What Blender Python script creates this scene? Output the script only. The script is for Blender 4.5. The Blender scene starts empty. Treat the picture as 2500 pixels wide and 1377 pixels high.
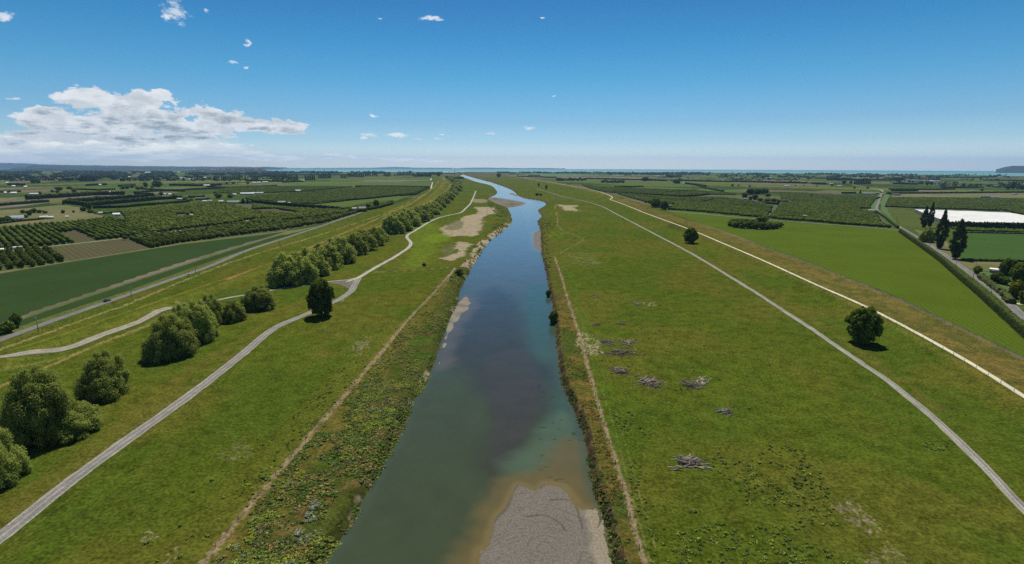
import bpy, math, random
import numpy as np
from mathutils import Vector, Matrix

random.seed(7)
RNG = np.random.default_rng(7)
R = math.radians
SC = bpy.context.scene
COL = SC.collection

# ------------------------------------------------------------------ camera, sky, sun, exposure
F = 1280.0; CX, CY = 1250.0, 688.5            # lens in pixels of the 2500 px wide photograph
H = 80.0; PITCH = math.atan((688.5 - 406.0) / F); ROLL = 0.0027
RE = 7.4e6                                    # radius of the earth with refraction
fw = np.array([0, math.cos(PITCH), -math.sin(PITCH)])
up0 = np.array([0, math.sin(PITCH), math.cos(PITCH)]); rt0 = np.array([1., 0, 0])
rt = rt0 * math.cos(ROLL) + up0 * math.sin(ROLL)
up = -rt0 * math.sin(ROLL) + up0 * math.cos(ROLL)
cam = bpy.data.cameras.new("camera"); co = bpy.data.objects.new("camera", cam); COL.objects.link(co)
cam.sensor_width = 36; cam.lens = 36 * F / 2500; cam.clip_start = 0.5; cam.clip_end = 200000
co.matrix_world = Matrix(((rt[0], up[0], -fw[0], 0), (rt[1], up[1], -fw[1], 0), (rt[2], up[2], -fw[2], H), (0, 0, 0, 1)))
SC.camera = co

SUN_EL, SUN_AZ = R(62), R(2)                  # ahead of the camera, high; azimuth measured from +Y towards +X
SC.view_settings.view_transform = 'Standard'; SC.view_settings.look = 'None'
SC.view_settings.exposure = 0.0; SC.view_settings.gamma = 1
sun = bpy.data.lights.new("sun", 'SUN'); sun.energy = 4.8; sun.angle = R(0.5); sun.color = (1, .955, .84)
so = bpy.data.objects.new("sun", sun); COL.objects.link(so)
sd = Vector((math.sin(SUN_AZ) * math.cos(SUN_EL), math.cos(SUN_AZ) * math.cos(SUN_EL), math.sin(SUN_EL)))
so.rotation_euler = sd.to_track_quat('Z', 'Y').to_euler(); so.location = sd * 500
SC.cycles.max_bounces = 6; SC.cycles.diffuse_bounces = 2; SC.cycles.transparent_max_bounces = 6
SC.cycles.volume_bounces = 1; SC.cycles.use_denoising = False; SC.cycles.denoiser = 'OPENIMAGEDENOISE'; SC.cycles.denoising_input_passes = 'RGB_ALBEDO_NORMAL'


def ray(px, py):
    px = np.asarray(px, float); py = np.asarray(py, float)
    a = (px - CX) / F; b = -(py - CY) / F
    return fw + a[..., None] * rt + b[..., None] * up


def azel(px, py):
    d = ray(px, py); d = d / np.linalg.norm(d, axis=-1, keepdims=True)
    return np.arctan2(d[..., 0], d[..., 1]), np.arcsin(d[..., 2])


class G:
    """small node-graph helper"""
    def __init__(s, nt): s.nt = nt; s.n = nt.nodes; s.l = nt.links
    def node(s, t, **k):
        n = s.n.new(t)
        for a, b in k.items(): setattr(n, a, b)
        return n
    def put(s, sock, v):
        if isinstance(v, bpy.types.NodeSocket): s.l.new(v, sock)
        elif v is not None: sock.default_value = v
    def math(s, op, a, b=None, c=None, clamp=False):
        n = s.node('ShaderNodeMath', operation=op, use_clamp=clamp)
        for i, v in enumerate((a, b, c)):
            if v is not None: s.put(n.inputs[i], v)
        return n.outputs[0]
    def vmath(s, op, a, b=None):
        n = s.node('ShaderNodeVectorMath', operation=op)
        s.put(n.inputs[0], a)
        if b is not None: s.put(n.inputs[1], b)
        return n.outputs['Value'] if op in ('LENGTH', 'DOT_PRODUCT') else n.outputs[0]
    def mix(s, f, a, b, blend='MIX'):
        n = s.node('ShaderNodeMix', data_type='RGBA', blend_type=blend)
        s.put(n.inputs[0], f)
        for k, v in ((6, a), (7, b)):
            if isinstance(v, (tuple, list)) and len(v) == 3: v = (*v, 1)
            s.put(n.inputs[k], v)
        return n.outputs[2]
    def noise(s, vec, scale, detail=4, rough=.55, out=0, dist=0):
        n = s.node('ShaderNodeTexNoise'); n.noise_dimensions = '3D'
        if vec is not None: s.l.new(vec, n.inputs['Vector'])
        n.inputs['Scale'].default_value = scale; n.inputs['Detail'].default_value = detail
        n.inputs['Roughness'].default_value = rough; n.inputs['Distortion'].default_value = dist
        return n.outputs[out]
    def ramp(s, f, lo, hi, a=0., b=1.):
        n = s.node('ShaderNodeMapRange'); n.interpolation_type = 'SMOOTHSTEP'
        s.put(n.inputs[0], f); n.inputs[1].default_value = lo; n.inputs[2].default_value = hi
        s.put(n.inputs[3], a); s.put(n.inputs[4], b)
        return n.outputs[0]


# world: physical sky with the fair-weather clouds of the day
W = bpy.data.worlds.new("World"); SC.world = W; W.use_nodes = True
g = G(W.node_tree); g.n.clear()
sky = g.node('ShaderNodeTexSky', sky_type='NISHITA'); sky.sun_disc = False
sky.sun_elevation = SUN_EL; sky.sun_rotation = SUN_AZ; sky.altitude = 100
sky.air_density = 1.0; sky.dust_density = 0.3; sky.ozone_density = 4.0
tc = g.node('ShaderNodeTexCoord').outputs['Generated']
sx = g.node('ShaderNodeSeparateXYZ'); g.l.new(tc, sx.inputs[0])
AZ = g.math('ARCTAN2', sx.outputs[0], sx.outputs[1]); EL = g.math('ARCSINE', sx.outputs[2])
cv = g.node('ShaderNodeCombineXYZ'); g.l.new(AZ, cv.inputs[0]); g.l.new(EL, cv.inputs[1])
P = cv.outputs[0]
WS = 0.10                                     # world strength


def cloud_layer(blobs, warp, k, stretch, soft, seed, amp, bias=0., cauli=0.):
    """blobs: pixel ellipses (x, y, rx, ry) -> density 0..1"""
    mp = g.vmath('MULTIPLY', P, (k, k * stretch, 1)); mp = g.vmath('ADD', mp, (seed, seed * 1.7, seed))
    wn = g.noise(mp, 1.0, 11, .72)
    off = g.math('MULTIPLY', g.math('SUBTRACT', wn, .5), amp)
    if cauli:
        vo = g.node('ShaderNodeTexVoronoi'); vo.feature = 'F1'
        g.l.new(g.vmath('ADD', mp, g.vmath('MULTIPLY', g.vmath('SUBTRACT', g.noise(mp, 2.2, 3, .6, out=1), (.5, .5, .5)), (.7, .7, 0))), vo.inputs['Vector']); vo.inputs['Scale'].default_value = 1.7; vo.inputs['Detail'].default_value = 3; vo.inputs['Roughness'].default_value = .6
        off = g.math('ADD', off, g.math('MULTIPLY', g.math('SUBTRACT', .45, vo.outputs['Distance']), cauli))
    wv = g.vmath('SUBTRACT', g.noise(g.vmath('ADD', mp, (9, 4, 2)), .7, 4, .6, out=1), (.5, .5, .5))
    pw = g.vmath('ADD', P, g.vmath('MULTIPLY', wv, (warp, warp / 2, 0)))
    acc = None
    for (x, y, rx, ry) in blobs:
        a, e = azel(x, y); a1, _ = azel(x + rx, y); _, e1 = azel(x, y - ry)
        v = g.vmath('MULTIPLY', g.vmath('SUBTRACT', pw, (float(a), float(e), 0)), (1 / max(1e-4, abs(float(a1 - a))), 1 / max(1e-4, abs(float(e1 - e))), 0))
        d = g.vmath('LENGTH', v)
        acc = d if acc is None else g.node_min(acc, d)
    f = g.math('SUBTRACT', g.math('ADD', 1.0 + bias, off), acc)
    return g.ramp(f, 0.0, soft), f, wn


def node_min(a, b):
    n = g.node('ShaderNodeMath', operation='SMOOTH_MIN'); g.put(n.inputs[0], a); g.put(n.inputs[1], b); n.inputs[2].default_value = .18
    return n.outputs[0]
g.node_min = node_min
big = [(215, 240, 85, 36), (290, 252, 120, 32), (180, 240, 30, 18), (335, 290, 170, 42), (150, 300, 130, 26), (50, 284, 70, 16), (110, 276, 80, 14), (110, 328, 110, 20),
       (230, 325, 190, 30), (400, 300, 120, 34), (396, 233, 26, 15), (350, 250, 60, 20), (510, 275, 60, 24), (548, 290, 60, 28), (470, 312, 150, 26), (610, 305, 80, 24),
       (680, 310, 64, 17), (715, 304, 34, 11), (640, 318, 100, 13), (350, 238, 60, 20), (300, 338, 200, 16), (440, 335, 130, 15), (25, 345, 60, 14)]
low = [(20, 352, 60, 20), (60, 360, 130, 18), (60, 372, 200, 20), (250, 374, 220, 14), (220, 358, 190, 14), (400, 358, 160, 12), (520, 372, 110, 9), (110, 384, 160, 9), (330, 384, 240, 7), (640, 380, 30, 4), (700, 383, 30, 3.5), (805, 383, 32, 3.6), (880, 386, 28, 2.6), (980, 388, 60, 2.4), (1090, 391, 70, 2.2), (600, 384, 130, 4.5), (0, 390, 60, 6)]
wisps = [(430, 28, 40, 30), (410, 40, 22, 14), (8, 38, 26, 16), (500, 28, 12, 7), (1050, 46, 26, 7), (1068, 50, 14, 4), (602, 106, 9, 11), (598, 165, 8, 4), (42, 241, 20, 5),
         (913, 282, 13, 4.5), (908, 331, 26, 7), (968, 330, 30, 6.5), (1020, 341, 20, 5.5), (890, 338, 12, 3), (1074, 328, 9, 2), (1070, 342, 14, 3), (1192, 326, 18, 5), (1290, 313, 20, 6.5),
         (1352, 235, 6, 2.5), (612, 354, 8, 3.5), (648, 355, 6, 3), (1325, 44, 7, 3), (925, 44, 7, 3), (565, 150, 8, 5)]
d1, f1, n1 = cloud_layer(big, .03, 17, 1.9, .30, 3.1, 1.5, .50, .75)
d2, f2, n2 = cloud_layer(low, .05, 15, 3.6, .9, 11.7, 1.7, .62)
d3, f3, n3 = cloud_layer(wisps, .03, 48, 1.7, .8, 23.3, 3.4)
# banded grey underside and bright tops of the heap
bm = g.vmath('ADD', g.vmath('MULTIPLY', P, (11, 72, 1)), (5, 5, 5))
band = g.ramp(g.noise(bm, 1.0, 8, .66), .42, .58)
pq = g.vmath('MULTIPLY', P, (24, 34, 1)); pq2 = g.vmath('ADD', pq, (-.10, .42, 0))
relief = g.math('SUBTRACT', g.noise(pq, 1.0, 8, .62), g.noise(pq2, 1.0, 8, .62))
puff = g.ramp(relief, .10, -.10)
inner = g.ramp(f1, .15, .9)
lowf = g.ramp(EL, float(azel(250, 320)[1]), float(azel(250, 215)[1]), 1., .12)
shade = g.math('MULTIPLY', g.math('MULTIPLY', g.math('MULTIPLY', inner, band), lowf), 1.0)
shade = g.math('ADD', shade, g.math('MULTIPLY', puff, .34), clamp=True)
k = 1 / WS
c1 = g.mix(shade, (.86 * k, .88 * k, .90 * k), (.34 * k, .40 * k, .46 * k))
c2 = g.mix(g.math('MULTIPLY', band, .7), (1.22 * k, 1.18 * k, 1.08 * k), (.72 * k, .78 * k, .80 * k))
c3 = g.mix(puff, (.92 * k, .94 * k, .97 * k), (.66 * k, .74 * k, .82 * k))
# deep clear air: the physical sky corrected towards azure up to the top of the view
cr = g.node('ShaderNodeValToRGB'); g.l.new(g.math('DIVIDE', EL, R(32.)), cr.inputs[0])
stops = [(0.0, (1.45, 1.45, 1.50)), (.04, (1.10, 1.20, 1.38)), (.08, (.72, .94, 1.15)), (.137, (.52, .78, .98)), (.266, (.29, .72, .89)), (.381, (.18, .62, .83)), (.494, (.15, .51, .75)), (1.0, (.30, .40, .42))]  # last stop dims the unseen upper sky to lessen blue fill light
while len(cr.color_ramp.elements) < len(stops): cr.color_ramp.elements.new(.5)
for e_, (p_, c_) in zip(cr.color_ramp.elements, stops): e_.position = p_; e_.color = (c_[0] / 1.5, c_[1] / 1.5, c_[2] / 1.5, 1)
skc = g.vmath('MULTIPLY', g.vmath('MULTIPLY', sky.outputs[0], cr.outputs[0]), (1.5, 1.5, 1.5))
c = g.mix(g.math('MULTIPLY', d2, .88), skc, c2)
c = g.mix(g.math('MULTIPLY', d3, .88), c, c3)
c = g.mix(g.math('MULTIPLY', d1, .97), c, c1)
bg = g.node('ShaderNodeBackground'); g.l.new(c, bg.inputs[0]); bg.inputs[1].default_value = WS
wo = g.node('ShaderNodeOutputWorld'); g.l.new(bg.outputs[0], wo.inputs[0])


# ------------------------------------------------------------------ pixel -> ground, noise, distances
def at(px, py, z=0.0):
    """point of the (curved) plain, z metres above it, that the photograph shows at a pixel"""
    d = ray(px, py); rr = 0.0
    z = np.asarray(z, float)
    t = None
    for _ in range(12):
        t = (H - (z - rr)) / np.maximum(-d[..., 2], 1e-5)
        x = d[..., 0] * t; y = d[..., 1] * t
        rr = np.minimum((x * x + y * y) / (2 * RE), 200)
    return np.stack([x, y], -1)


def AT(pts, z=0.0):
    a = np.array(pts, float); return at(a[:, 0], a[:, 1], z)


def drop(x, y): return -(x * x + y * y) / (2 * RE)


def _hash(ix, iy, s):
    h = (ix.astype(np.int64) * 374761393 + iy.astype(np.int64) * 668265263 + s * 1442695041) & 0xFFFFFFFF
    h = ((h ^ (h >> 13)) * 1274126177) & 0xFFFFFFFF
    return ((h ^ (h >> 16)) & 0xFFFF) / 65535.0


def vnoise(x, y, s=0):
    ix = np.floor(x); iy = np.floor(y); fx = x - ix; fy = y - iy
    fx = fx * fx * (3 - 2 * fx); fy = fy * fy * (3 - 2 * fy)
    a = _hash(ix, iy, s); b = _hash(ix + 1, iy, s); c_ = _hash(ix, iy + 1, s); d = _hash(ix + 1, iy + 1, s)
    return (a + (b - a) * fx) * (1 - fy) + (c_ + (d - c_) * fx) * fy


def fbm(x, y, scale, octv=4, s=0, rough=.55):
    v = 0; a = 1; t = 0; x = x / scale; y = y / scale
    for o in range(octv):
        v = v + a * vnoise(x, y, s + o * 17); t += a; a *= rough; x = x * 2.03 + 11.3; y = y * 2.03 - 7.7
    return v / t


def sstep(v, a, b):
    t = np.clip((v - a) / (b - a), 0, 1); return t * t * (3 - 2 * t)


def spline(P_, n=6):
    P_ = np.asarray(P_, float); Q = np.vstack([2 * P_[0] - P_[1], P_, 2 * P_[-1] - P_[-2]]); out = []
    for i in range(1, len(Q) - 2):
        p0, p1, p2, p3 = Q[i - 1], Q[i], Q[i + 1], Q[i + 2]
        for t in np.arange(n) / n:
            out.append(.5 * (2 * p1 + (p2 - p0) * t + (2 * p0 - 5 * p1 + 4 * p2 - p3) * t * t + (3 * p1 - p0 - 3 * p2 + p3) * t ** 3))
    out.append(Q[-2]); return np.array(out)


def seg_dist(X, Y, L, maxd=60., signed=False, closed=False):
    """distance to polyline L (signed: + on its right side)"""
    L = np.asarray(L, float)
    if closed: L = np.vstack([L, L[:1]])
    sh = X.shape; X = X.ravel(); Y = Y.ravel()
    D = np.full(X.shape, maxd, float); S = np.ones(X.shape)
    for i in range(len(L) - 1):
        a = L[i]; b = L[i + 1]; v = b - a; ll = v @ v
        if ll < 1e-9: continue
        m = np.nonzero((X > min(a[0], b[0]) - maxd) & (X < max(a[0], b[0]) + maxd) & (Y > min(a[1], b[1]) - maxd) & (Y < max(a[1], b[1]) + maxd))[0]
        if not len(m): continue
        x = X[m] - a[0]; y = Y[m] - a[1]
        t = np.clip((x * v[0] + y * v[1]) / ll, 0, 1)
        d = np.hypot(x - t * v[0], y - t * v[1])
        k_ = d < D[m]; mm = m[k_]; D[mm] = d[k_]
        if signed: S[mm] = np.sign(x[k_] * v[1] - y[k_] * v[0])
    return (D * S if signed else D).reshape(sh)


def inside(X, Y, L):
    L = np.asarray(L, float); sh = X.shape; X = X.ravel(); Y = Y.ravel(); r = np.zeros(X.shape, bool)
    bb = (X >= L[:, 0].min()) & (X <= L[:, 0].max()) & (Y >= L[:, 1].min()) & (Y <= L[:, 1].max())
    m = np.nonzero(bb)[0]; x = X[m]; y = Y[m]; q = np.zeros(x.shape, bool)
    for i in range(len(L)):
        a = L[i]; b = L[(i + 1) % len(L)]
        if a[1] == b[1]: continue
        c_ = ((a[1] > y) != (b[1] > y)) & (x < (b[0] - a[0]) * (y - a[1]) / (b[1] - a[1]) + a[0])
        q ^= c_
    r[m] = q; return r.reshape(sh)


def sdf(X, Y, L, maxd=40.):
    """signed distance to a closed outline, + inside"""
    d = seg_dist(X, Y, L, maxd, closed=True); return np.where(inside(X, Y, L), d, -d)


# ------------------------------------------------------------------ outlines read from the photograph
WZ = -2.3                                     # river level below the flood plain
river_l = [(640, 1640), (705, 1500), (788, 1377), (850, 1292), (905, 1190), (955, 1103), (985, 1042), (1008, 985), (1040, 935), (1062, 885), (1078, 835), (1097, 785), (1118, 740),
           (1127, 700), (1150, 660), (1180, 610), (1203, 583), (1232, 562), (1249, 545), (1250, 530), (1243, 514), (1236, 505), (1212, 497), (1196, 488), (1196, 482), (1207, 477), (1214, 471), (1209, 461), (1196, 452),
           (1163, 444), (1140, 436), (1124, 429), (1130, 426.3)]
river_r = [(1720, 1640), (1560, 1500), (1500, 1377), (1484, 1300), (1463, 1230), (1448, 1190), (1434, 1120), (1424, 1062), (1404, 1010), (1383, 962), (1370, 925), (1362, 870), (1355, 800), (1348, 745),
           (1338, 700), (1331, 655), (1322, 622), (1319, 585), (1318, 560), (1313, 540), (1322, 527), (1314, 513), (1333, 499), (1319, 490), (1272, 481), (1251, 464.5), (1226, 454), (1200, 445.5), (1176, 439), (1138, 428.5), (1133, 426)]
RL = spline(AT(river_l, WZ), 5); RRr = spline(AT(river_r, WZ), 5)
RIVER = np.vstack([RL, RRr[::-1]])
fence_l = [(440, 1460), (500, 1372), (615, 1229), (742, 1080), (812, 1000), (854, 950), (879, 922), (960, 824), (1007, 768), (1053, 722), (1111, 654)]
fence_r = [(1600, 1460), (1577, 1377), (1550, 1291), (1522, 1183), (1485, 1065), (1451, 950), (1427, 866), (1411, 806), (1385, 728), (1374, 687), (1362, 650), (1354, 626)]
FL = spline(AT(fence_l)); FR = spline(AT(fence_r))
lev_l = [(-200, 925), (0, 868), (200, 806), (400, 735), (560, 681), (700, 632), (850, 577), (960, 533), (1030, 497), (1072, 462), (1084, 440), (1082, 428)]
white_path = [(2760, 1130), (2600, 1030), (2497, 966), (2370, 887), (2240, 814), (2110, 747), (1990, 694), (1894, 650), (1840, 626), (1760, 592), (1681, 559), (1580, 522), (1525, 500), (1489, 487)]
white_far = [(1489, 487), (1493, 480), (1460, 467.5), (1400, 455), (1340, 444.5), (1280, 434.5), (1240, 429.5)]
LVL = spline(AT(lev_l, 3.0)); LVR = spline(AT(white_path, 3.0)); LVR2 = spline(AT(white_far, 3.0), 4)
LVR_ALL = np.vstack([LVR, LVR2[5:]])


def height(x, y, river=True):
    x = np.asarray(x, float); y = np.asarray(y, float)
    z = drop(x, y)
    d = seg_dist(x, y, LVL, 30.); z = z + 3.0 * sstep(-d, -13., -2.5)
    d = seg_dist(x, y, LVR_ALL, 30., signed=True)
    near = sstep(-np.abs(d - 4.0), -15., -7.)
    z = z + 3.0 * near
    if river:
        s = sdf(x, y, RIVER, 40.)
        dl = seg_dist(x, y, RL, 40.); dr = seg_dist(x, y, RRr, 40.)
        left = dl < dr
        wob = (fbm(x, y, 5.0, 3, 91) - .5) * 2.4
        far_ = np.clip(y / 900., 0, 1)
        wl = 3.2 + 5.0 * far_ + wob; wr = 1.5 + 3.0 * far_ + .6 * wob
        out = -s
        prof = np.where(left, sstep(out, -.4, np.maximum(wl, 1.5)), sstep(out, -.2, np.maximum(wr, .8)))
        inz = WZ - .15 - .9 * sstep(s, 0, 6)
        z = np.where(s > 0, z + inz, z + (WZ - .15) * (1 - prof))
    return z


def hz(x, y): return float(height(np.array([x]), np.array([y]), False)[0])


def gp(px, py):
    """3D point on the ground at a pixel"""
    p = at(np.array([px]), np.array([py]))[0]
    for _ in range(2):
        z = hz(p[0], p[1]) - drop(p[0], p[1]); p = at(np.array([px]), np.array([py]), z)[0]
    return Vector((p[0], p[1], hz(p[0], p[1])))


def mpp(px, py, z=0):
    """metres that one photo pixel spans at the ground point"""
    p = at(px, py, z); d = math.hypot(math.hypot(p[0], p[1]), H); q = ray(px, py)
    return d / np.linalg.norm(q) / F


# ------------------------------------------------------------------ materials
MATS = {}


def pbr(name, col=(.5, .5, .5), rough=.9, spec=.2):
    m = bpy.data.materials.new(name); m.use_nodes = True; q = G(m.node_tree)
    b = q.n['Principled BSDF']; b.inputs['Base Color'].default_value = (*col, 1); b.inputs['Roughness'].default_value = rough
    b.inputs['Specular IOR Level'].default_value = spec
    return m, q, b


def mat_noise(name, c0, c1, scale=1.0, rough=.9, bump=.0, detail=5, c2=None, sc2=.1, spec=.2, bscale=None, bdist=.2):
    """two-tone noisy surface, optionally with a third tone in large patches"""
    if name in MATS: return MATS[name]
    m, q, b = pbr(name, c0, rough, spec)
    P_ = q.node('ShaderNodeNewGeometry').outputs['Position']
    col = q.mix(q.ramp(q.noise(P_, scale, detail, .6), .35, .65), c0, c1)
    if c2 is not None: col = q.mix(q.ramp(q.noise(P_, sc2, 4, .6), .45, .62), col, c2)
    q.l.new(col, b.inputs['Base Color'])
    if bump:
        bn = q.node('ShaderNodeBump'); bn.inputs['Strength'].default_value = bump; bn.inputs['Distance'].default_value = bdist
        q.l.new(q.noise(P_, bscale or scale * 2, 5, .65), bn.inputs['Height']); q.l.new(bn.outputs[0], b.inputs['Normal'])
    MATS[name] = m; return m


def mat_rows(name, c0, c1, ang, period, soft=.35, patch=None, noise=.5, bump=.3, dist=0):
    """crop sown in rows: stripes at an angle (radians from +X), broken up by noise"""
    if name in MATS: return MATS[name]
    m, q, b = pbr(name, c0, 1., 0.)
    P_ = q.node('ShaderNodeNewGeometry').outputs['Position']
    s = q.vmath('DOT_PRODUCT', P_, (-math.sin(ang) / period * 2 * math.pi, math.cos(ang) / period * 2 * math.pi, 0))
    w = q.math('SINE', q.math('ADD', s, q.math('MULTIPLY', q.noise(P_, .08, 3), 3.0 * (1 if dist else 0))))
    n1_ = q.noise(P_, .9, 5, .7)
    v = q.math('ADD', q.math('MULTIPLY', w, soft), q.math('MULTIPLY', q.math('SUBTRACT', n1_, .5), 3.2 * noise))
    col = q.mix(q.ramp(v, -1, 1), c0, c1)
    big_ = q.noise(P_, .018, 4, .6)
    col = q.mix(q.ramp(big_, .35, .7, 0., .45), col, patch or tuple(.75 * (a + b_) / 2 for a, b_ in zip(c0, c1)))
    q.l.new(col, b.inputs['Base Color'])
    bn = q.node('ShaderNodeBump'); bn.inputs['Strength'].default_value = bump; bn.inputs['Distance'].default_value = .3
    q.l.new(v, bn.inputs['Height']); q.l.new(bn.outputs[0], b.inputs['Normal'])
    MATS[name] = m; return m


def mat_leaf(name, c0, c1, trans=.25, attr=False, scale=.25):
    if name in MATS: return MATS[name]
    m = bpy.data.materials.new(name); m.use_nodes = True; q = G(m.node_tree); q.n.clear()
    ge = q.node('ShaderNodeNewGeometry'); oi = q.node('ShaderNodeObjectInfo')
    rnd = ge.outputs['Random Per Island']
    if attr:
        a = q.node('ShaderNodeAttribute', attribute_name='tint')
        base = a.outputs['Color']
        k_ = q.ramp(rnd, 0, 1, .6, 1.4)
        col = q.mix(1.0, base, q.node_rgb(k_) if False else k_, 'MULTIPLY')
    else:
        f = q.math('ADD', q.math('MULTIPLY', rnd, .6), q.math('MULTIPLY', q.noise(ge.outputs['Position'], scale, 3), .5))
        col = q.mix(f, c0, c1)
        k_ = q.ramp(oi.outputs['Random'], 0, 1, .82, 1.15)
        col = q.mix(1.0, col, k_, 'MULTIPLY')
    d = q.node('ShaderNodeBsdfDiffuse'); t = q.node('ShaderNodeBsdfTranslucent'); mx = q.node('ShaderNodeMixShader')
    q.l.new(col, d.inputs[0]); q.l.new(col, t.inputs[0]); mx.inputs[0].default_value = trans
    q.l.new(d.outputs[0], mx.inputs[1]); q.l.new(t.outputs[0], mx.inputs[2])
    o = q.node('ShaderNodeOutputMaterial'); q.l.new(mx.outputs[0], o.inputs[0])
    MATS[name] = m; return m


# ------------------------------------------------------------------ mesh helpers
def tag(o, label=None, cat=None, group=None, kind=None):
    for k_, v in (('label', label), ('category', cat), ('group', group), ('kind', kind)):
        if v is not None: o[k_] = v
    return o


def new_mesh(name, V, faces, tint=None, mats=(), midx=None, smooth=False):
    """V (n,3); faces (m,k) array of quads/tris, or a list of arrays of either"""
    me = bpy.data.meshes.new(name); V = np.ascontiguousarray(V, dtype=np.float32)
    fl = [np.asarray(f) for f in (faces if isinstance(faces, list) else [faces]) if len(f)]
    me.vertices.add(len(V)); me.vertices.foreach_set('co', V.ravel())
    li = np.concatenate([f.ravel() for f in fl]).astype(np.int32)
    cnt = np.concatenate([np.full(len(f), f.shape[1]) for f in fl]).astype(np.int32)
    st = np.concatenate([[0], np.cumsum(cnt)[:-1]]).astype(np.int32)
    me.loops.add(len(li)); me.loops.foreach_set('vertex_index', li)
    me.polygons.add(len(cnt)); me.polygons.foreach_set('loop_start', st)
    if smooth: me.polygons.foreach_set('use_smooth', np.ones(len(cnt), bool))
    if midx is not None: me.polygons.foreach_set('material_index', np.asarray(midx, np.int32))
    if tint is not None:
        a = me.attributes.new('tint', 'FLOAT_COLOR', 'POINT')
        t = np.ones((len(V), 4), np.float32); t[:, :3] = tint; a.data.foreach_set('color', t.ravel())
    for m in mats: me.materials.append(m)
    me.update(calc_edges=True); me.validate()
    return me


def obj(name, me, parent=None, loc=None, **k):
    o = bpy.data.objects.new(name, me); COL.objects.link(o)
    if parent is not None: o.parent = parent
    if loc is not None: o.location = loc
    return tag(o, **k)


def empty(name, loc, rz=0, **k):
    o = bpy.data.objects.new(name, None); COL.objects.link(o); o.location = loc; o.rotation_euler = (0, 0, rz)
    o.empty_display_size = .5
    return tag(o, **k)


class MB:
    """collects boxes, tubes, prisms into one mesh"""
    def __init__(s): s.v = []; s.q = []; s.t = []; s.n = 0; s.c = []
    def add(s, V, Q=None, T=None, c=None):
        V = np.asarray(V, float); s.v.append(V)
        if Q is not None and len(Q): s.q.append(np.asarray(Q) + s.n)
        if T is not None and len(T): s.t.append(np.asarray(T) + s.n)
        if c is not None: s.c.append(np.tile(np.asarray(c, float), (len(V), 1)))
        s.n += len(V)
    def box(s, x0, x1, y0, y1, z0, z1):
        V = [(x, y, z) for z in (z0, z1) for x, y in ((x0, y0), (x1, y0), (x1, y1), (x0, y1))]
        s.add(V, [(3, 2, 1, 0), (4, 5, 6, 7), (0, 1, 5, 4), (1, 2, 6, 5), (2, 3, 7, 6), (3, 0, 4, 7)])
    def gable(s, x0, x1, y0, y1, z0, z1, ov=.4, th=.18):
        """pitched roof, ridge along x"""
        ym = (y0 + y1) / 2
        for ya in (y0 - ov, y1 + ov):
            zz = z0 - ov * (z1 - z0) / max(.1, (y1 - y0) / 2)
            V = [(x0 - ov, ya, zz), (x1 + ov, ya, zz), (x1 + ov, ym, z1), (x0 - ov, ym, z1)]
            V = V + [(a, b, c_ + th) for a, b, c_ in V]
            s.add(V, [(0, 1, 2, 3), (4, 5, 6, 7), (0, 1, 5, 4), (1, 2, 6, 5), (0, 3, 7, 4)])
        for x in (x0, x1): s.add([(x, y0, z0), (x, y1, z0), (x, ym, z1)], None, [(0, 1, 2)])
    def hip(s, x0, x1, y0, y1, z0, z1, ov=.5):
        x0 -= ov; x1 += ov; y0 -= ov; y1 += ov; w = (y1 - y0) / 2; ym = (y0 + y1) / 2
        V = [(x0, y0, z0), (x1, y0, z0), (x1, y1, z0), (x0, y1, z0), (x0 + w, ym, z1), (x1 - w, ym, z1)]
        s.add(V, [(0, 1, 5, 4), (2, 3, 4, 5), (3, 2, 1, 0)], [(1, 2, 5), (3, 0, 4)])
    def tube(s, P_, r, n=8, cap=True):
        P_ = [Vector(p) for p in P_]; rs = r if hasattr(r, '__len__') else [r] * len(P_); V = []
        for i, p in enumerate(P_):
            d = (P_[min(i + 1, len(P_) - 1)] - P_[max(i - 1, 0)]).normalized()
            a = d.cross(Vector((0, 0, 1)) if abs(d.z) < .9 else Vector((1, 0, 0))).normalized(); b = d.cross(a)
            V += [tuple(p + (a * math.cos(2 * math.pi * k_ / n) + b * math.sin(2 * math.pi * k_ / n)) * rs[i]) for k_ in range(n)]
        Q = [(i * n + k_, i * n + (k_ + 1) % n, (i + 1) * n + (k_ + 1) % n, (i + 1) * n + k_) for i in range(len(P_) - 1) for k_ in range(n)]
        T = []
        if cap:
            V += [tuple(P_[0]), tuple(P_[-1])]; m = len(P_) * n
            T = [(m, (k_ + 1) % n, k_) for k_ in range(n)] + [(m + 1, m - n + k_, m - n + (k_ + 1) % n) for k_ in range(n)]
        s.add(V, Q, T)
    def mesh(s, name, mat, smooth=False):
        fl = []
        if s.q: fl.append(np.concatenate(s.q))
        if s.t: fl.append(np.concatenate(s.t))
        return new_mesh(name, np.concatenate(s.v), fl, np.concatenate(s.c) if s.c else None, [mat] if mat else [], smooth=smooth)
    def build(s, name, mat, parent=None, loc=None, smooth=False, **k): return obj(name, s.mesh(name, mat, smooth), parent, loc, **k)


# ------------------------------------------------------------------ the fan grid all terrain meshes are cut from
ys_px = np.concatenate([np.arange(1640, 1377, -6.), np.arange(1377, 700, -2.2), np.arange(700, 470, -1.6), np.arange(470, 424, -.8)])
rowY = [float(at(1250, p)[1]) for p in ys_px]
while rowY[-1] < 16500: rowY.append(rowY[-1] * 1.035)
rowY = np.array([-500., -150., 0., 25.] + sorted(set(rowY)))
colT = np.concatenate([-1.1 - np.geomspace(.004, .9, 26)[::-1], np.linspace(-1.1, 1.1, 880), 1.1 + np.geomspace(.004, .9, 26)])
GY, GT = np.meshgrid(rowY, colT, indexing='ij'); GX = GT * np.maximum(GY, 45.) ; nr, nc = GX.shape
GX = np.where(GY < 45, GT * 45 * (1 + (45 - GY) / 60), GX)


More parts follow.
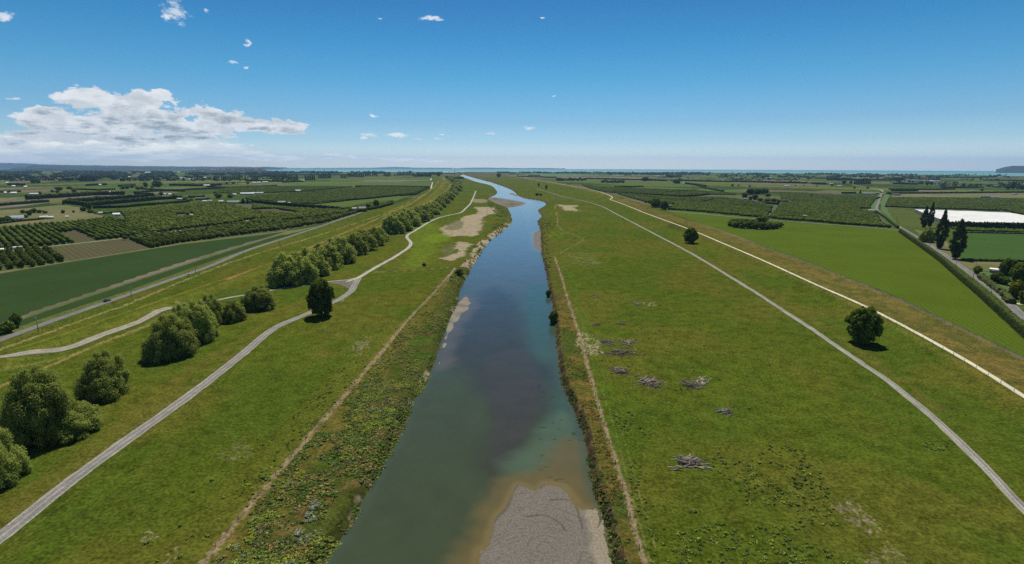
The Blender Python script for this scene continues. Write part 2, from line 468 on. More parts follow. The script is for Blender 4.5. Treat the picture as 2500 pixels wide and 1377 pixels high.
def fan_faces(mask):
    """quads of the grid whose four corners include one in the mask"""
    m = mask[:-1, :-1] | mask[1:, :-1] | mask[:-1, 1:] | mask[1:, 1:]
    i, j = np.nonzero(m); a = i * nc + j
    return np.stack([a, a + 1, a + nc + 1, a + nc], 1)


def cut(mask, Z, tint=None):
    f = fan_faces(mask); u, inv = np.unique(f, return_inverse=True)
    V = np.stack([GX.ravel()[u], GY.ravel()[u], Z.ravel()[u]], 1)
    return V, inv.reshape(f.shape), (tint.reshape(-1, 3)[u] if tint is not None else None)


# ------------------------------------------------------------------ ground: one sheet, relief of stop banks and river banks, soil and grass tones
def lerp(a, b, t): return a + (np.asarray(b) - a) * t[..., None]


GZ = height(GX, GY)
rr_ = np.hypot(GX, GY); azg = np.arctan2(GX, GY)
coast_r = 8300 + 250 * np.sin(azg * 5) + (np.clip(-azg - .36, 0, 1) * 30000)
GZ = np.where(rr_ > coast_r, GZ - 6, GZ)
sriv = sdf(GX, GY, RIVER, 60.); dl_ = seg_dist(GX, GY, RL, 60.); dr_ = seg_dist(GX, GY, RRr, 60.); leftside = dl_ < dr_
nearz = np.exp(-GY / 500.)
f3 = fbm(GX, GY, 3.0, 4, 1); f12 = fbm(GX, GY, 14., 4, 2); f60 = fbm(GX, GY, 55., 4, 3); fst = fbm(GX * 1.0, GY * .25, 4.0, 3, 4)
grass = np.array([.070, .094, .010]); lush = np.array([.056, .090, .010]); olive = np.array([.092, .096, .014]); dry = np.array([.165, .125, .030])
brown = np.array([.135, .088, .026]); sand = np.array([.30, .245, .165]); soil = np.array([.055, .042, .026]); bright = np.array([.12, .17, .012]); dirt = np.array([.26, .19, .115])
C = np.broadcast_to(grass, GX.shape + (3,)).copy()
C = lerp(C, lush, sstep(f60, .45, .62) * .6)
C = lerp(C, olive, sstep(fbm(GX, GY, 40., 4, 7), .47, .66) * .9)
C = lerp(C, grass * .6, sstep(f3, .5, .75) * .5)
C = lerp(C, olive, sstep(fst, .5, .8) * .35)
LW = AT([(0, 667), (640, 572)]); ANG_L = math.atan2(LW[1, 1] - LW[0, 1], LW[1, 0] - LW[0, 0])
RW = AT([(1800, 532), (2195, 562)]); ANG_R = math.atan2(RW[1, 1] - RW[0, 1], RW[1, 0] - RW[0, 0])
# farmland behind the stop banks: a patchwork of paddocks
road_l = [(-140, 880), (0, 830), (130, 783), (280, 731), (400, 689), (512, 650), (600, 613), (700, 580), (779, 554), (850, 529), (882, 519)]
edge_l = AT([(-400, 960), (-140, 868)] + [(x, y - 3) for x, y in road_l[1:]] + [(930, 508), (1010, 484), (1045, 462), (1052, 440), (1056, 428), (700, 409.5), (-2500, 409.5), (-1600, 960)])
edge_r = AT([(2500, 876), (2326, 793), (2192, 730), (2052, 674), (1946, 632), (1856, 601), (1800, 579), (1700, 541), (1620, 511), (1540, 489), (1489, 476), (1440, 461), (1390, 450), (1330, 440), (1262, 431),
              (1240, 425), (1250, 416), (3800, 418), (5000, 700), (2900, 1010)])


def patchwork(mask, ang, s, cw, ch):
    u = GX * math.cos(ang) + GY * math.sin(ang); v = -GX * math.sin(ang) + GY * math.cos(ang)
    grow = 1 + np.clip((rr_ - 2500) / 9000, 0, .6)
    iu = np.floor(u / cw + .35 * np.floor(v / ch)); iv = np.floor(v / ch)
    h1 = _hash(iu, iv, s); h2 = _hash(iu, iv, s + 5)
    pal = np.array([[.040, .066, .016], [.060, .098, .020], [.050, .078, .020], [.095, .115, .030], [.040, .060, .018], [.115, .115, .045], [.140, .112, .080], [.052, .085, .020], [.075, .125, .030]])
    c_ = pal[(h1 * 8.99).astype(int)] * (.85 + .3 * h2[..., None])
    c_ = c_ * (.8 + .4 * fbm(u, v, 12., 3, s + 9)[..., None])
    fu = np.abs((u / cw + .35 * np.floor(v / ch)) % 1 - .5) * cw; fv = np.abs((v / ch) % 1 - .5) * ch
    e = np.maximum(sstep(fv, ch / 2 - 7, ch / 2 - 2), sstep(fu, cw / 2 - 7, cw / 2 - 2) * (h2 > .4))
    c_ = lerp(c_, np.array([.09, .11, .03]), e * .8)
    C[mask] = c_[mask]


mL = inside(GX, GY, edge_l); mR = inside(GX, GY, edge_r)
und = np.where((sriv < -3) & (GY < 1500) & ~mL & ~mR, np.clip(-sriv / 10 - .3, 0, 1), 0) * sstep(seg_dist(GX, GY, LVR_ALL, 40.), 14, 24) * sstep(seg_dist(GX, GY, LVL, 40.), 12, 20)
for e__ in (edge_l, edge_r): und = und * sstep(seg_dist(GX, GY, e__[:16], 20.), 3, 12)
GZ = GZ + (f12 - .5) * .6 * und
GZR = GZ.ravel()


def ground_z(x, y):
    """height of the finished ground mesh"""
    x = np.asarray(x, float); y = np.asarray(y, float); i = np.clip(np.searchsorted(rowY, y) - 1, 3, nr - 2)
    t = x / np.maximum(y, 45.); j = np.clip(np.searchsorted(colT, t) - 1, 0, nc - 2)
    v = np.clip((y - rowY[i]) / (rowY[i + 1] - rowY[i]), 0, 1); u = np.clip((t - colT[j]) / (colT[j + 1] - colT[j]), 0, 1)
    a = i * nc + j
    return (GZR[a] * (1 - u) + GZR[a + 1] * u) * (1 - v) + (GZR[a + nc] * (1 - u) + GZR[a + nc + 1] * u) * v


patchwork(mL, ANG_L, 31, 330., 150.); patchwork(mR, ANG_R, 57, 360., 140.)
far_gap = (rr_ > 4200) & ~mL & ~mR & (sriv < 0)
C[far_gap] = lerp(C, np.array([.115, .085, .06]), sstep(f60, .4, .6))[far_gap]
# verge and outer slope of the right stop bank: rank dry grass
dRb = seg_dist(GX, GY, LVR_ALL, 45., signed=True)
pn = fbm(GX, GY, 9., 5, 12, .65)
bank = sstep(dRb, 1.2, 2.5) * (~mR) * (dRb < 44)
C = lerp(C, lerp(np.broadcast_to(np.array([.135, .106, .028]), C.shape), np.array([.085, .085, .020]), sstep(pn, .42, .60)), bank)
dlin = seg_dist(GX, GY, edge_r[:14], 8.)
C = lerp(C, np.array([.13, .105, .07]), sstep(-dlin + (f3 - .5) * 2, -2.2, -.8) * (GY < 900) * .8)
# inner slope, a dry margin beside the pale path
C = lerp(C, dry, sstep(-np.abs(dRb + 4.0), -2.5, -.6) * .45 * sstep(f3, .35, .6))
# left stop bank: green slopes, dry bands on the crown and along the fences
dLb = seg_dist(GX, GY, LVL, 40., signed=True)
C = lerp(C, np.array([.078, .098, .012]), sstep(-np.abs(dLb), -14, -8) * .8)
C = lerp(C, dry * 1.25, sstep(-np.abs(dLb + 4.5 + (f12 - .5) * 3), -2.8, -.6) * sstep(f3, .25, .5) * .95)
C = lerp(C, np.array([.115, .125, .016]), sstep(-np.abs(dLb - 6 + (f12 - .5) * 6), -5, -1) * .7)
C = lerp(C, dry * 1.1, sstep(-np.abs(dLb + 12 + (f12 - .5) * 2), -2.0, -.4) * sstep(f3, .35, .6) * .7)
C = lerp(C, np.array([.22, .12, .04]), sstep(-np.abs(dLb - 1.5), -2.2, -.5) * sstep(GY, 330, 520) * .6 * sstep(f12, .35, .6))
C = lerp(C, np.array([.20, .11, .04]), sstep(-np.abs(dLb - 12), -3, -.5) * sstep(GY, 600, 900) * .7 * sstep(f12, .4, .6))


def stroke(pts, w, col, amt=1., rag=1.0, z=0., sp=True, n=5, s=40):
    """a worn or sown line on the ground with a ragged edge"""
    global C
    L = AT(pts, z); L = spline(L, n) if sp else L
    d = seg_dist(GX, GY, L, w + 8)
    r = fbm(GX, GY, max(.8, w * .7), 3, s)
    C = lerp(C, np.asarray(col), sstep(-d + (r - .5) * rag * 2 * w, -w * .62, -w * .38) * amt)


def patch(pts, col, amt=1., rag=2.0, soft=.6, s=60, sc=5., z=0., spk=0.):
    global C
    L = spline(np.vstack([AT(pts, z), AT(pts[:1], z)]), 4)
    d = sdf(GX, GY, L, 30.)
    r = fbm(GX, GY, sc, 5, s, .62)
    m = sstep(d + (r - .5) * 2 * rag + (fbm(GX, GY, 2.5, 3, s + 2, .7) - .5) * rag * 1.3, -soft, soft) * amt
    if spk: m = m * sstep(fbm(GX * 1.3, GY * .8, spk, 3, s + 1, .7), .50, .62)
    C = lerp(C, np.asarray(col), m)


# strip of rough growth on the left bank, dry grass strip on the right bank
sl = seg_dist(GX, GY, FL, 50., signed=True)
zoneL = (sriv < 2) & leftside & (sl > 0) & (GY < 420)
g5 = fbm(GX, GY, 4.5, 5, 21, .65)
cL = lerp(lerp(np.broadcast_to(np.array([.060, .072, .014]), C.shape), np.array([.115, .085, .028]), sstep(g5, .50, .64)), np.array([.05, .085, .012]), sstep(fbm(GX, GY, 7., 4, 22), .52, .62))
C[zoneL] = cL[zoneL]
C = lerp(C, dry, sstep(-np.abs(sl - 1.5), -6, -2) * (GY < 260) * (sl < 8) * sstep(g5, .3, .6) * .6 * (sl > -20))
C = lerp(C, olive * 1.05, sstep(-np.abs(sl + 6), -9, -2) * (GY < 260) * .6)
sr = seg_dist(GX, GY, FR, 50., signed=True)
zoneR = (sriv < 2) & ~leftside & (sr < 0) & (GY < 330)
cR = lerp(lerp(np.broadcast_to(np.array([.128, .094, .026]), C.shape), np.array([.085, .082, .016]), sstep(g5, .42, .58)), np.array([.055, .075, .014]), sstep(f12, .53, .66))
C[zoneR] = cR[zoneR]
farbank = (sriv < 0) & (sriv > -12) & (GY > 300)
C = lerp(C, np.array([.085, .078, .020]), farbank * sstep(g5, .3, .6) * .8)
# worn stock paths
stroke(fence_l, 1.5, dirt * .95, .95, .8)
stroke([(1111, 654), (1090, 690), (1070, 715), (1052, 722)], 1.6, sand, .6, 1.4)
stroke(fence_r, 1.15, dirt * .95, .95, .8)
stroke([(1366, 618), (1400, 600), (1425, 585), (1400, 573), (1366, 557), (1360, 530), (1354, 500)], 1.5, np.array([.19, .15, .06]), .9, .5)
stroke([(1425, 585), (1440, 584)], 1.2, np.array([.19, .15, .06]), .6, .5)
stroke([(880, 661), (930, 664), (1000, 660), (1060, 656), (1108, 652)], .9, np.array([.20, .16, .06]), .8, .5)
stroke([(1468, 948), (1490, 1010), (1512, 1090), (1540, 1200), (1565, 1290), (1590, 1377)], .28, np.array([.18, .16, .06]), .7, .6)
stroke([(1500, 1000), (1535, 1110), (1562, 1210), (1588, 1290), (1600, 1340)], .28, np.array([.18, .16, .06]), .7, .6)
stroke([(1385, 728), (1400, 745), (1418, 775), (1425, 800)], .5, np.array([.2, .17, .06]), .6, .6)
stroke([(-60, 878), (0, 853), (90, 822), (200, 782), (336, 733), (476, 674), (600, 628), (760, 580), (880, 541), (960, 512), (1030, 478), (1060, 458)], 2.1, np.array([.235, .185, .075]), .85, .9, s=51)
stroke([(0, 905), (60, 893), (170, 868), (260, 836), (345, 800), (420, 764), (520, 738)], 2.6, np.array([.17, .14, .045]), .6, 1.0, s=52)
stroke([(40, 1230), (250, 1075), (470, 905), (640, 800), (740, 735)], 8., np.array([.110, .096, .018]), .5, .7, s=53)
stroke([(-20, 1300), (140, 1180), (300, 1060), (470, 940), (600, 845), (740, 770)], 2.2, np.array([.13, .105, .03]), .5, .8, s=54)
stroke([(560, 1377), (700, 1180), (850, 990), (960, 860), (1040, 760), (1090, 690)], 7., np.array([.115, .100, .020]), .6, .6, s=55)
stroke([(560, 690), (700, 628), (830, 573), (950, 521), (1028, 482), (1068, 448), (1072, 436)], 4.2, np.array([.25, .15, .055]), .75, .8, s=56)
stroke([(900, 568), (1000, 522), (1060, 487), (1092, 462), (1098, 448), (1084, 436)], 3.6, np.array([.25, .165, .06]), .7, .8, s=60)
stroke([(1490, 480), (1420, 462), (1340, 447), (1280, 437)], 7., np.array([.17, .125, .05]), .7, .8, s=61)
stroke([(430, 746), (480, 740), (520, 728)], 1.5, sand, .4, 1.2, s=57)
stroke([(1700, 620), (1860, 705), (2000, 790), (2150, 895), (2290, 1000)], 4., np.array([.115, .095, .022]), .5, .9, s=58)
stroke([(1380, 640), (1430, 800), (1480, 960), (1540, 1160)], 5., np.array([.060, .110, .012]), .4, .9, s=59)
# faint wheel lines in the pasture left of the gravel road
stroke([(20, 1333), (180, 1210), (330, 1085), (480, 975), (640, 860), (735, 795)], .35, np.array([.13, .12, .03]), .6, .5)
stroke([(-40, 965), (0, 945), (60, 918), (130, 890), (250, 836), (330, 806), (420, 775)], 1.9, np.array([.22, .165, .06]), .85, .8, s=44)
# pale straw and rubbish left by the flood beside the right path
patch([(1415, 812), (1440, 815), (1462, 835), (1470, 862), (1440, 868), (1418, 855), (1408, 830)], sand * 1.1, .8, 3.2, .3, 71, 1.2, spk=0.9)
patch([(1570, 738), (1600, 735), (1602, 745), (1578, 748)], sand, .55, 1.5, .5, 72, 1., spk=0.9)
patch([(1385, 622), (1425, 612), (1462, 628), (1468, 648), (1430, 650), (1392, 640)], np.array([.12, .15, .05]), .5, 8., 3., 73, 6., spk=2.5)
patch([(1440, 632), (1470, 640), (1462, 646), (1430, 644)], sand * .7, .5, 4., 1., 74, 2., spk=1.2)
patch([(2045, 1215), (2090, 1225), (2140, 1270), (2150, 1310), (2110, 1300), (2060, 1262)], sand * .75, .75, 3.2, .2, 75, .9, spk=0.8)
patch([(2110, 1355), (2170, 1340), (2230, 1377), (2130, 1400)], sand * .7, .6, 3., .2, 76, .9, spk=0.8)
patch([(345, 1300), (375, 1292), (382, 1312), (350, 1322)], sand * .8, .9, 1.2, .2, 77, .9, spk=0.7)
patch([(410, 1345), (440, 1335), (425, 1370), (395, 1390)], sand * .8, .8, 1.2, .2, 78, .9, spk=0.7)
patch([(530, 1110), (560, 1090), (600, 1080), (610, 1110), (560, 1130)], sand * .6, .55, 3.4, .2, 79, .8, spk=0.8)
patch([(860, 840), (895, 820), (900, 845), (870, 870)], sand * .7, .7, 2.6, .2, 80, .8, spk=0.8)
patch([(1680, 560), (1780, 590), (1900, 660), (1860, 670), (1740, 620)], olive, .6, 12., 4., 81, 9.)
patch([(1640, 545), (1700, 560), (1690, 570), (1630, 556)], grass * .6, .6, 5, 3., 82, 5.)
# sandy flats of the left bank
patch([(1158, 506), (1205, 506), (1212, 520), (1190, 524), (1180, 531), (1178, 545), (1170, 565), (1158, 577), (1125, 575), (1080, 578), (1085, 566), (1078, 556), (1125, 537), (1130, 528), (1150, 525), (1168, 518)], sand, .95, 6.0, 2.2, 83, 12.)
patch([(1120, 590), (1152, 596), (1140, 604), (1138, 616), (1125, 628), (1098, 636), (1080, 628), (1120, 616), (1110, 605)], sand, .95, 4.5, 1.6, 84, 9.)
patch([(1083, 560), (1108, 538), (1130, 540), (1128, 556), (1105, 562)], np.array([.10, .105, .045]), .7, 3., 1., 85, 5.)
patch([(1075, 612), (1100, 596), (1110, 610), (1090, 622)], np.array([.11, .11, .05]), .7, 3., 1., 86, 5.)
patch([(1000, 560), (1040, 545), (1070, 555), (1075, 590), (1060, 620), (1030, 650), (985, 655), (1000, 620)], np.array([.105, .145, .014]), .75, 10., 5., 87, 10.)
patch([(1038, 575), (1080, 570), (1100, 585), (1060, 592), (1030, 590)], bright, .8, 6., 3., 88, 8.)
patch([(1155, 485), (1190, 488), (1180, 495), (1150, 492)], sand * .9, .7, 3., 1., 89, 8.)
patch([(1360, 500), (1412, 502), (1400, 507), (1415, 514), (1385, 514), (1372, 508)], sand * 1.1, .85, 8.0, 2., 90, 12.)
patch([(1340, 560), (1375, 568), (1378, 575), (1345, 583), (1335, 572)], bright, .8, 4., 1.5, 91, 5., spk=3.)
patch([(1360, 488), (1300, 482), (1340, 476), (1420, 488)], np.array([.08, .09, .02]), .5, 9., 4., 92, 9.)
# junction of the tracks, trodden gravel
patch([(805, 690), (850, 684), (872, 684), (868, 700), (858, 708), (835, 696)], np.array([.15, .135, .12]), .95, .8, .5, 93, 2.)
patch([(840, 728), (826, 726), (838, 735)], np.array([.15, .135, .12]), .9, .5, .4, 94, 2.)
# bare banks: soil on the steep faces, pale sand at the left water line further up
face = (sriv < 1) & (sriv > -2.2)
slope_r = face & ~leftside
C[slope_r] = lerp(np.broadcast_to(soil, C.shape), np.array([.11, .08, .035]), sstep(f3, .45, .65))[slope_r]
fl_ = face & leftside
C[fl_] = lerp(np.broadcast_to(np.array([.05, .058, .014]), C.shape), sand * .8, sstep(f12, .62, .68))[fl_]
sandy = leftside & (sriv < 1) & (sriv > -9) & (GY > 420) & (GY < 760)
C[sandy] = lerp(C, sand, sstep(fbm(GX, GY, 8., 4, 95), .42, .55))[sandy]
# broad variation over everything and fine grain
C = C * (.80 + .40 * fbm(GX, GY, 1.6, 3, 96)[..., None]) * (.9 + .2 * fbm(GX, GY, 120., 3, 97)[..., None])


def mat_ground():
    m, q, b = pbr('ground_cover', rough=1., spec=0.)
    a = q.node('ShaderNodeAttribute', attribute_name='tint'); P_ = q.node('ShaderNodeNewGeometry').outputs['Position']
    n1_ = q.noise(P_, 1.1, 6, .72); n2_ = q.noise(P_, .16, 5, .65)
    v = q.math('ADD', q.math('MULTIPLY', n1_, 1.7), q.math('MULTIPLY', n2_, .6))
    k_ = q.ramp(v, .82, 1.48, .50, 1.50)
    col = q.mix(1.0, a.outputs['Color'], k_, 'MULTIPLY')
    # dead stalks showing through the sward
    st = q.ramp(q.noise(q.vmath('MULTIPLY', P_, (1.6, .5, 1)), 1.0, 6, .75), .60, .72)
    col = q.mix(q.math('MULTIPLY', st, .30), col, (.17, .15, .06))
    q.l.new(col, b.inputs['Base Color'])
    bn = q.node('ShaderNodeBump'); bn.inputs['Strength'].default_value = .7; bn.inputs['Distance'].default_value = .28
    q.l.new(v, bn.inputs['Height']); q.l.new(bn.outputs[0], b.inputs['Normal'])
    return m


GM = mat_ground()
V, Q, T = cut((sriv < 14) | (GY > 800), GZ, C)
obj('ground', new_mesh('ground', V, Q, T, [GM], smooth=True), kind='structure')

# ------------------------------------------------------------------ river, its bed tones and painted far sky sheen, and the gravel bars
def barmask(pts, z): return spline(np.vstack([AT(pts, z), AT(pts[:1], z)]), 4)
bars = {
    'near': [(1090, 1640), (1160, 1377), (1169, 1341), (1184, 1335), (1200, 1288), (1212, 1260), (1234, 1238), (1252, 1198), (1268, 1181), (1305, 1194), (1336, 1178), (1383, 1192), (1420, 1235), (1460, 1238), (1478, 1266), (1486, 1322), (1500, 1377), (1590, 1600), (1640, 1640)],
    'left': [(1072, 890), (1080, 850), (1088, 810), (1103, 760), (1120, 738), (1138, 724), (1149, 736), (1146, 752), (1128, 768), (1112, 792), (1102, 808), (1092, 835), (1078, 870)],
    'island': [(1180, 482), (1208, 482), (1232, 485), (1262, 490), (1284, 495), (1280, 500), (1262, 505), (1246, 507), (1236, 511), (1222, 506), (1200, 498)],
    'small': [(1240, 473), (1248, 471), (1262, 475), (1272, 480), (1256, 478)],
    'right': [(1301, 575), (1308, 565), (1330, 560), (1345, 566), (1335, 590), (1330, 614), (1316, 612), (1304, 600)],
    'right_far': [(1322, 525), (1334, 535), (1340, 555), (1326, 560), (1318, 545)],
}
BAR = {}
for k_, p_ in bars.items():
    L = barmask(p_, WZ); BAR[k_] = sdf(GX, GY, L, 30.)
bn_ = fbm(GX, GY, 6., 4, 101)
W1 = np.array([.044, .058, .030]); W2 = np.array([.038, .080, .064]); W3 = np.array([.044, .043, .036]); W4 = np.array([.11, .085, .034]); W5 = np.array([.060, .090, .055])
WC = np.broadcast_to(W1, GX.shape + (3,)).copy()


WC = lerp(WC, np.array([.072, .080, .098]), sstep(GY, 190, 520))  # far water painted paler and bluer, standing in for reflected sky


def wpatch(pts, col, amt, soft, rag=3., s=111):
    global WC
    L = spline(np.vstack([AT(pts, WZ), AT(pts[:1], WZ)]), 4); d = sdf(GX, GY, L, 40.)
    WC = lerp(WC, np.asarray(col), sstep(d + (fbm(GX, GY, 9., 3, s) - .5) * 2 * rag, -soft, soft) * amt)


wpatch([(1290, 700), (1340, 700), (1358, 870), (1400, 1000), (1440, 1160), (1380, 1170), (1330, 1080), (1340, 980), (1300, 880), (1280, 780)], W2, .9, 6.)
wpatch([(1130, 760), (1200, 700), (1260, 740), (1290, 860), (1360, 900), (1330, 1000), (1260, 1100), (1210, 1200), (1180, 1130), (1200, 1000), (1130, 900), (1090, 870)], W3 * .8, .75, 7.)
wpatch([(1195, 868), (1245, 855), (1290, 868), (1318, 920), (1330, 990), (1300, 1030), (1270, 1110), (1205, 1110), (1200, 1000), (1185, 930)], W3, .9, 2.2, 2.)
wpatch([(1235, 1130), (1290, 1080), (1330, 1030), (1385, 1010), (1440, 1130), (1470, 1240), (1400, 1240), (1330, 1160), (1240, 1190)], W5 * 1.1, .9, 4.)
wpatch([(1330, 1100), (1400, 1070), (1440, 1150), (1470, 1240), (1400, 1230), (1330, 1180)], W4 * .95, .8, 5.)
dn = BAR['near']
WC = lerp(WC, W4, sstep(dn + (bn_ - .5) * 5, -9, -1.5) * .9)
WC = lerp(WC, W4 * 1.5, sstep(dn, -2.2, -.1) * .6)
WC = lerp(WC, np.array([.085, .075, .065]), sstep(BAR['left'] + (bn_ - .5) * 4, -9, -1) * .85)
for k_ in ('island', 'right', 'small', 'right_far'): WC = lerp(WC, np.array([.14, .11, .08]), sstep(BAR[k_], -7, -1) * .7)
WC = lerp(WC, np.array([.05, .07, .05]), sstep(-sriv, -3.5, -.3) * .6)
WC = lerp(WC, np.array([.02, .028, .02]), (sstep(vnoise(GX / 1.5, GY / .7, 5), .80, .9) * sstep(fbm(GX, GY, 14, 3, 9), .45, .6) * ((GX > 8) & (GY < 190)) * .75))
WC = WC * (.88 + .24 * bn_[..., None])


def mat_water(name, attr=True, col=(.05, .3, .3), bs=.9, dist=.07, rough=.08):
    m, q, b = pbr(name, col, rough, .5); b.inputs['IOR'].default_value = 1.33
    P_ = q.node('ShaderNodeNewGeometry').outputs['Position']
    if attr:
        a = q.node('ShaderNodeAttribute', attribute_name='tint'); q.l.new(a.outputs['Color'], b.inputs['Base Color'])
    bn = q.node('ShaderNodeBump'); bn.inputs['Strength'].default_value = .5; bn.inputs['Distance'].default_value = dist
    n_ = q.math('ADD', q.math('ADD', q.noise(P_, bs * 1.4, 5, .65), q.math('MULTIPLY', q.noise(q.vmath('MULTIPLY', P_, (1.6, .6, 1)), bs * .3, 4, .6), 1.6)), q.math('MULTIPLY', q.noise(P_, bs * .07, 3), 3.0))
    q.l.new(n_, bn.inputs['Height']); q.l.new(bn.outputs[0], b.inputs['Normal'])
    return m


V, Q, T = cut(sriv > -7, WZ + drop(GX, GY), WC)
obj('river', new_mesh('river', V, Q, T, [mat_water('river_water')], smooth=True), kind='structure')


def mat_gravel():
    m, q, b = pbr('gravel', rough=.95, spec=.12)
    a = q.node('ShaderNodeAttribute', attribute_name='tint'); P_ = q.node('ShaderNodeNewGeometry').outputs['Position']
    v = q.noise(P_, 2.2, 7, .8)
    col = q.mix(1.0, a.outputs['Color'], q.ramp(v, .35, .65, .65, 1.35), 'MULTIPLY'); q.l.new(col, b.inputs['Base Color'])
    bn = q.node('ShaderNodeBump'); bn.inputs['Strength'].default_value = .6; bn.inputs['Distance'].default_value = .07
    q.l.new(v, bn.inputs['Height']); q.l.new(bn.outputs[0], b.inputs['Normal'])
    return m


MG = mat_gravel()
for k_, d in BAR.items():
    hh = .42 if k_ == 'near' else .5
    z = WZ + drop(GX, GY) + np.where(d > 0, hh * sstep(d, 0, 7), .25 * np.clip(d, -3, 0)) + (bn_ - .5) * (.07 if k_ == 'near' else .18)
    c_ = np.broadcast_to(np.array([.150, .130, .110]), GX.shape + (3,)).copy()
    if k_ == 'near':
        # curved wheel marks left in the shingle
        c0 = at(1300, 1420, WZ); rad = np.hypot(GX - c0[0] + 1.5 * (bn_ - .5), (GY - c0[1]) * 1.15); wv = fbm(GX, GY, 7, 2, 5) * 9
        ring = sstep(np.sin(rad * 4.6 + wv), .72, .99) * sstep(fbm(GX, GY, 3.0, 3, 6), .48, .58)
        c1_ = at(1330, 1340, WZ); rad2 = np.hypot(GX - c1_[0], GY - c1_[1]); ring2 = sstep(np.sin(rad2 * 2.7 + wv * .7 + 1), .86, .99) * sstep(fbm(GX, GY, 5.0, 3, 8), .5, .62)
        z = z - .035 * np.maximum(ring, ring2); c_ = lerp(c_, np.array([.085, .072, .062]), np.maximum(ring, ring2) * .5)
        for pts_ in ([(1336, 1184), (1360, 1186), (1385, 1202), (1405, 1235), (1416, 1270), (1422, 1292)], [(1340, 1178), (1375, 1186), (1398, 1215), (1412, 1250)], [(1462, 1252), (1466, 1270), (1458, 1290), (1452, 1302)], [(1345, 1225), (1375, 1220), (1395, 1222)], [(1290, 1265), (1330, 1262), (1365, 1280), (1382, 1300)]):
            dd = seg_dist(GX, GY, spline(AT(pts_, WZ), 5), 3.); mk = sstep(-dd, -.28, -.10)
            z = z - .10 * mk; c_ = lerp(c_, np.array([.065, .052, .04]), mk * .85)
        c_ = lerp(c_, np.array([.085, .070, .055]), sstep(-d + (bn_ - .5) * 1.5, -1.1, -.1) * .8)
        dE = seg_dist(GX, GY, RRr, 12.)
        c_ = lerp(c_, np.array([.24, .205, .15]), sstep(-dE + (bn_ - .5) * 3, -5.5, -3.5) * .9)
    if k_ == 'left': c_ = lerp(c_, np.array([.22, .195, .15]), sstep(bn_, .3, .6))
    if k_ == 'island': c_ = lerp(c_, np.array([.20, .16, .12]), sstep(-d, -5, -2)); c_ = lerp(c_, np.array([.09, .09, .04]), sstep(fbm(GX, GY, 15, 3, 3), .55, .65) * (d > 6))
    V, Q, T = cut(d > -2.5, z, c_)
    obj('gravel_bar', new_mesh('gravel_bar', V, Q, T, [MG], smooth=True), kind='structure')

# ------------------------------------------------------------------ sea
yy = np.concatenate([np.geomspace(7000, 32400, 90)]); tt = np.linspace(-1.5, 1.5, 160)
SY, ST = np.meshgrid(yy, tt, indexing='ij'); SR = SY; SXx = SR * np.sin(ST * .75); SYy = SR * np.cos(ST * .75)
n0, n1c = SY.shape; ii, jj = np.meshgrid(np.arange(n0 - 1), np.arange(n1c - 1), indexing='ij'); a = (ii * n1c + jj).ravel()
Q = np.stack([a, a + 1, a + n1c + 1, a + n1c], 1)
sc_ = lerp(np.broadcast_to(np.array([.095, .27, .25]), SY.shape + (3,)), np.array([.05, .19, .22]), sstep(SR, 9500, 17000))
sc_ = lerp(sc_, np.array([.16, .36, .26]), sstep(-SR, -9200, -8500) * .8)
sc_ = sc_ * (.9 + .2 * fbm(SXx * .2, SYy, 500., 3, 5)[..., None])
V = np.stack([SXx.ravel(), SYy.ravel(), (-2.5 + drop(SXx, SYy)).ravel()], 1)
obj('sea', new_mesh('sea', V, Q, sc_.reshape(-1, 3), [mat_water('sea_water', bs=.02, dist=1.0, rough=.55)], smooth=True), kind='structure')

# ------------------------------------------------------------------ far hills and the headland
MH = mat_noise('hill_cover', (.010, .017, .016), (.030, .034, .026), .0022, bump=.0, detail=7, c2=(.018, .026, .020), sc2=.0007)  # cover colour darkened to stand in for cloud shadow over the hills


def ridge(name, prof, dist, depth, seed, rough=.25, steps=26, tint=None, nx=260, **k):
    """a range whose skyline passes through the pixels prof, its crest dist metres away"""
    xs = np.array([p[0] for p in prof], float); ys = np.array([p[1] for p in prof], float)
    px = np.linspace(xs[0], xs[-1], nx); py = np.interp(px, xs, ys)
    py = py - 1.2 * (fbm(px, px * 0 + seed, 26., 4, seed) - .5) * (2 if dist > 12000 else 1.2)
    a_, e_ = azel(px, py); top = H + dist * np.tan(e_) + 0 * px
    t = np.linspace(-1, 1, steps)
    A, Tt = np.meshgrid(a_, t, indexing='ij'); D = dist + Tt * depth
    X = D * np.sin(A); Y = D * np.cos(A)
    base = drop(X, Y) - 3
    prf = np.cos(Tt * math.pi / 2) ** .8 * (1 + rough * (fbm(X, Y, depth * .35, 5, seed + 3) - .5) * 2 * (np.abs(Tt)) ** .5)
    Z = base + np.maximum((top[:, None] - base), 0) * np.clip(prf, 0, 1.02)
    n = steps; i, j = np.meshgrid(np.arange(nx - 1), np.arange(n - 1), indexing='ij'); q = (i * n + j).ravel()
    return obj(name, new_mesh(name, np.stack([X.ravel(), Y.ravel(), Z.ravel()], 1), np.stack([q, q + 1, q + n + 1, q + n], 1), None, [MH], smooth=True), kind='structure')


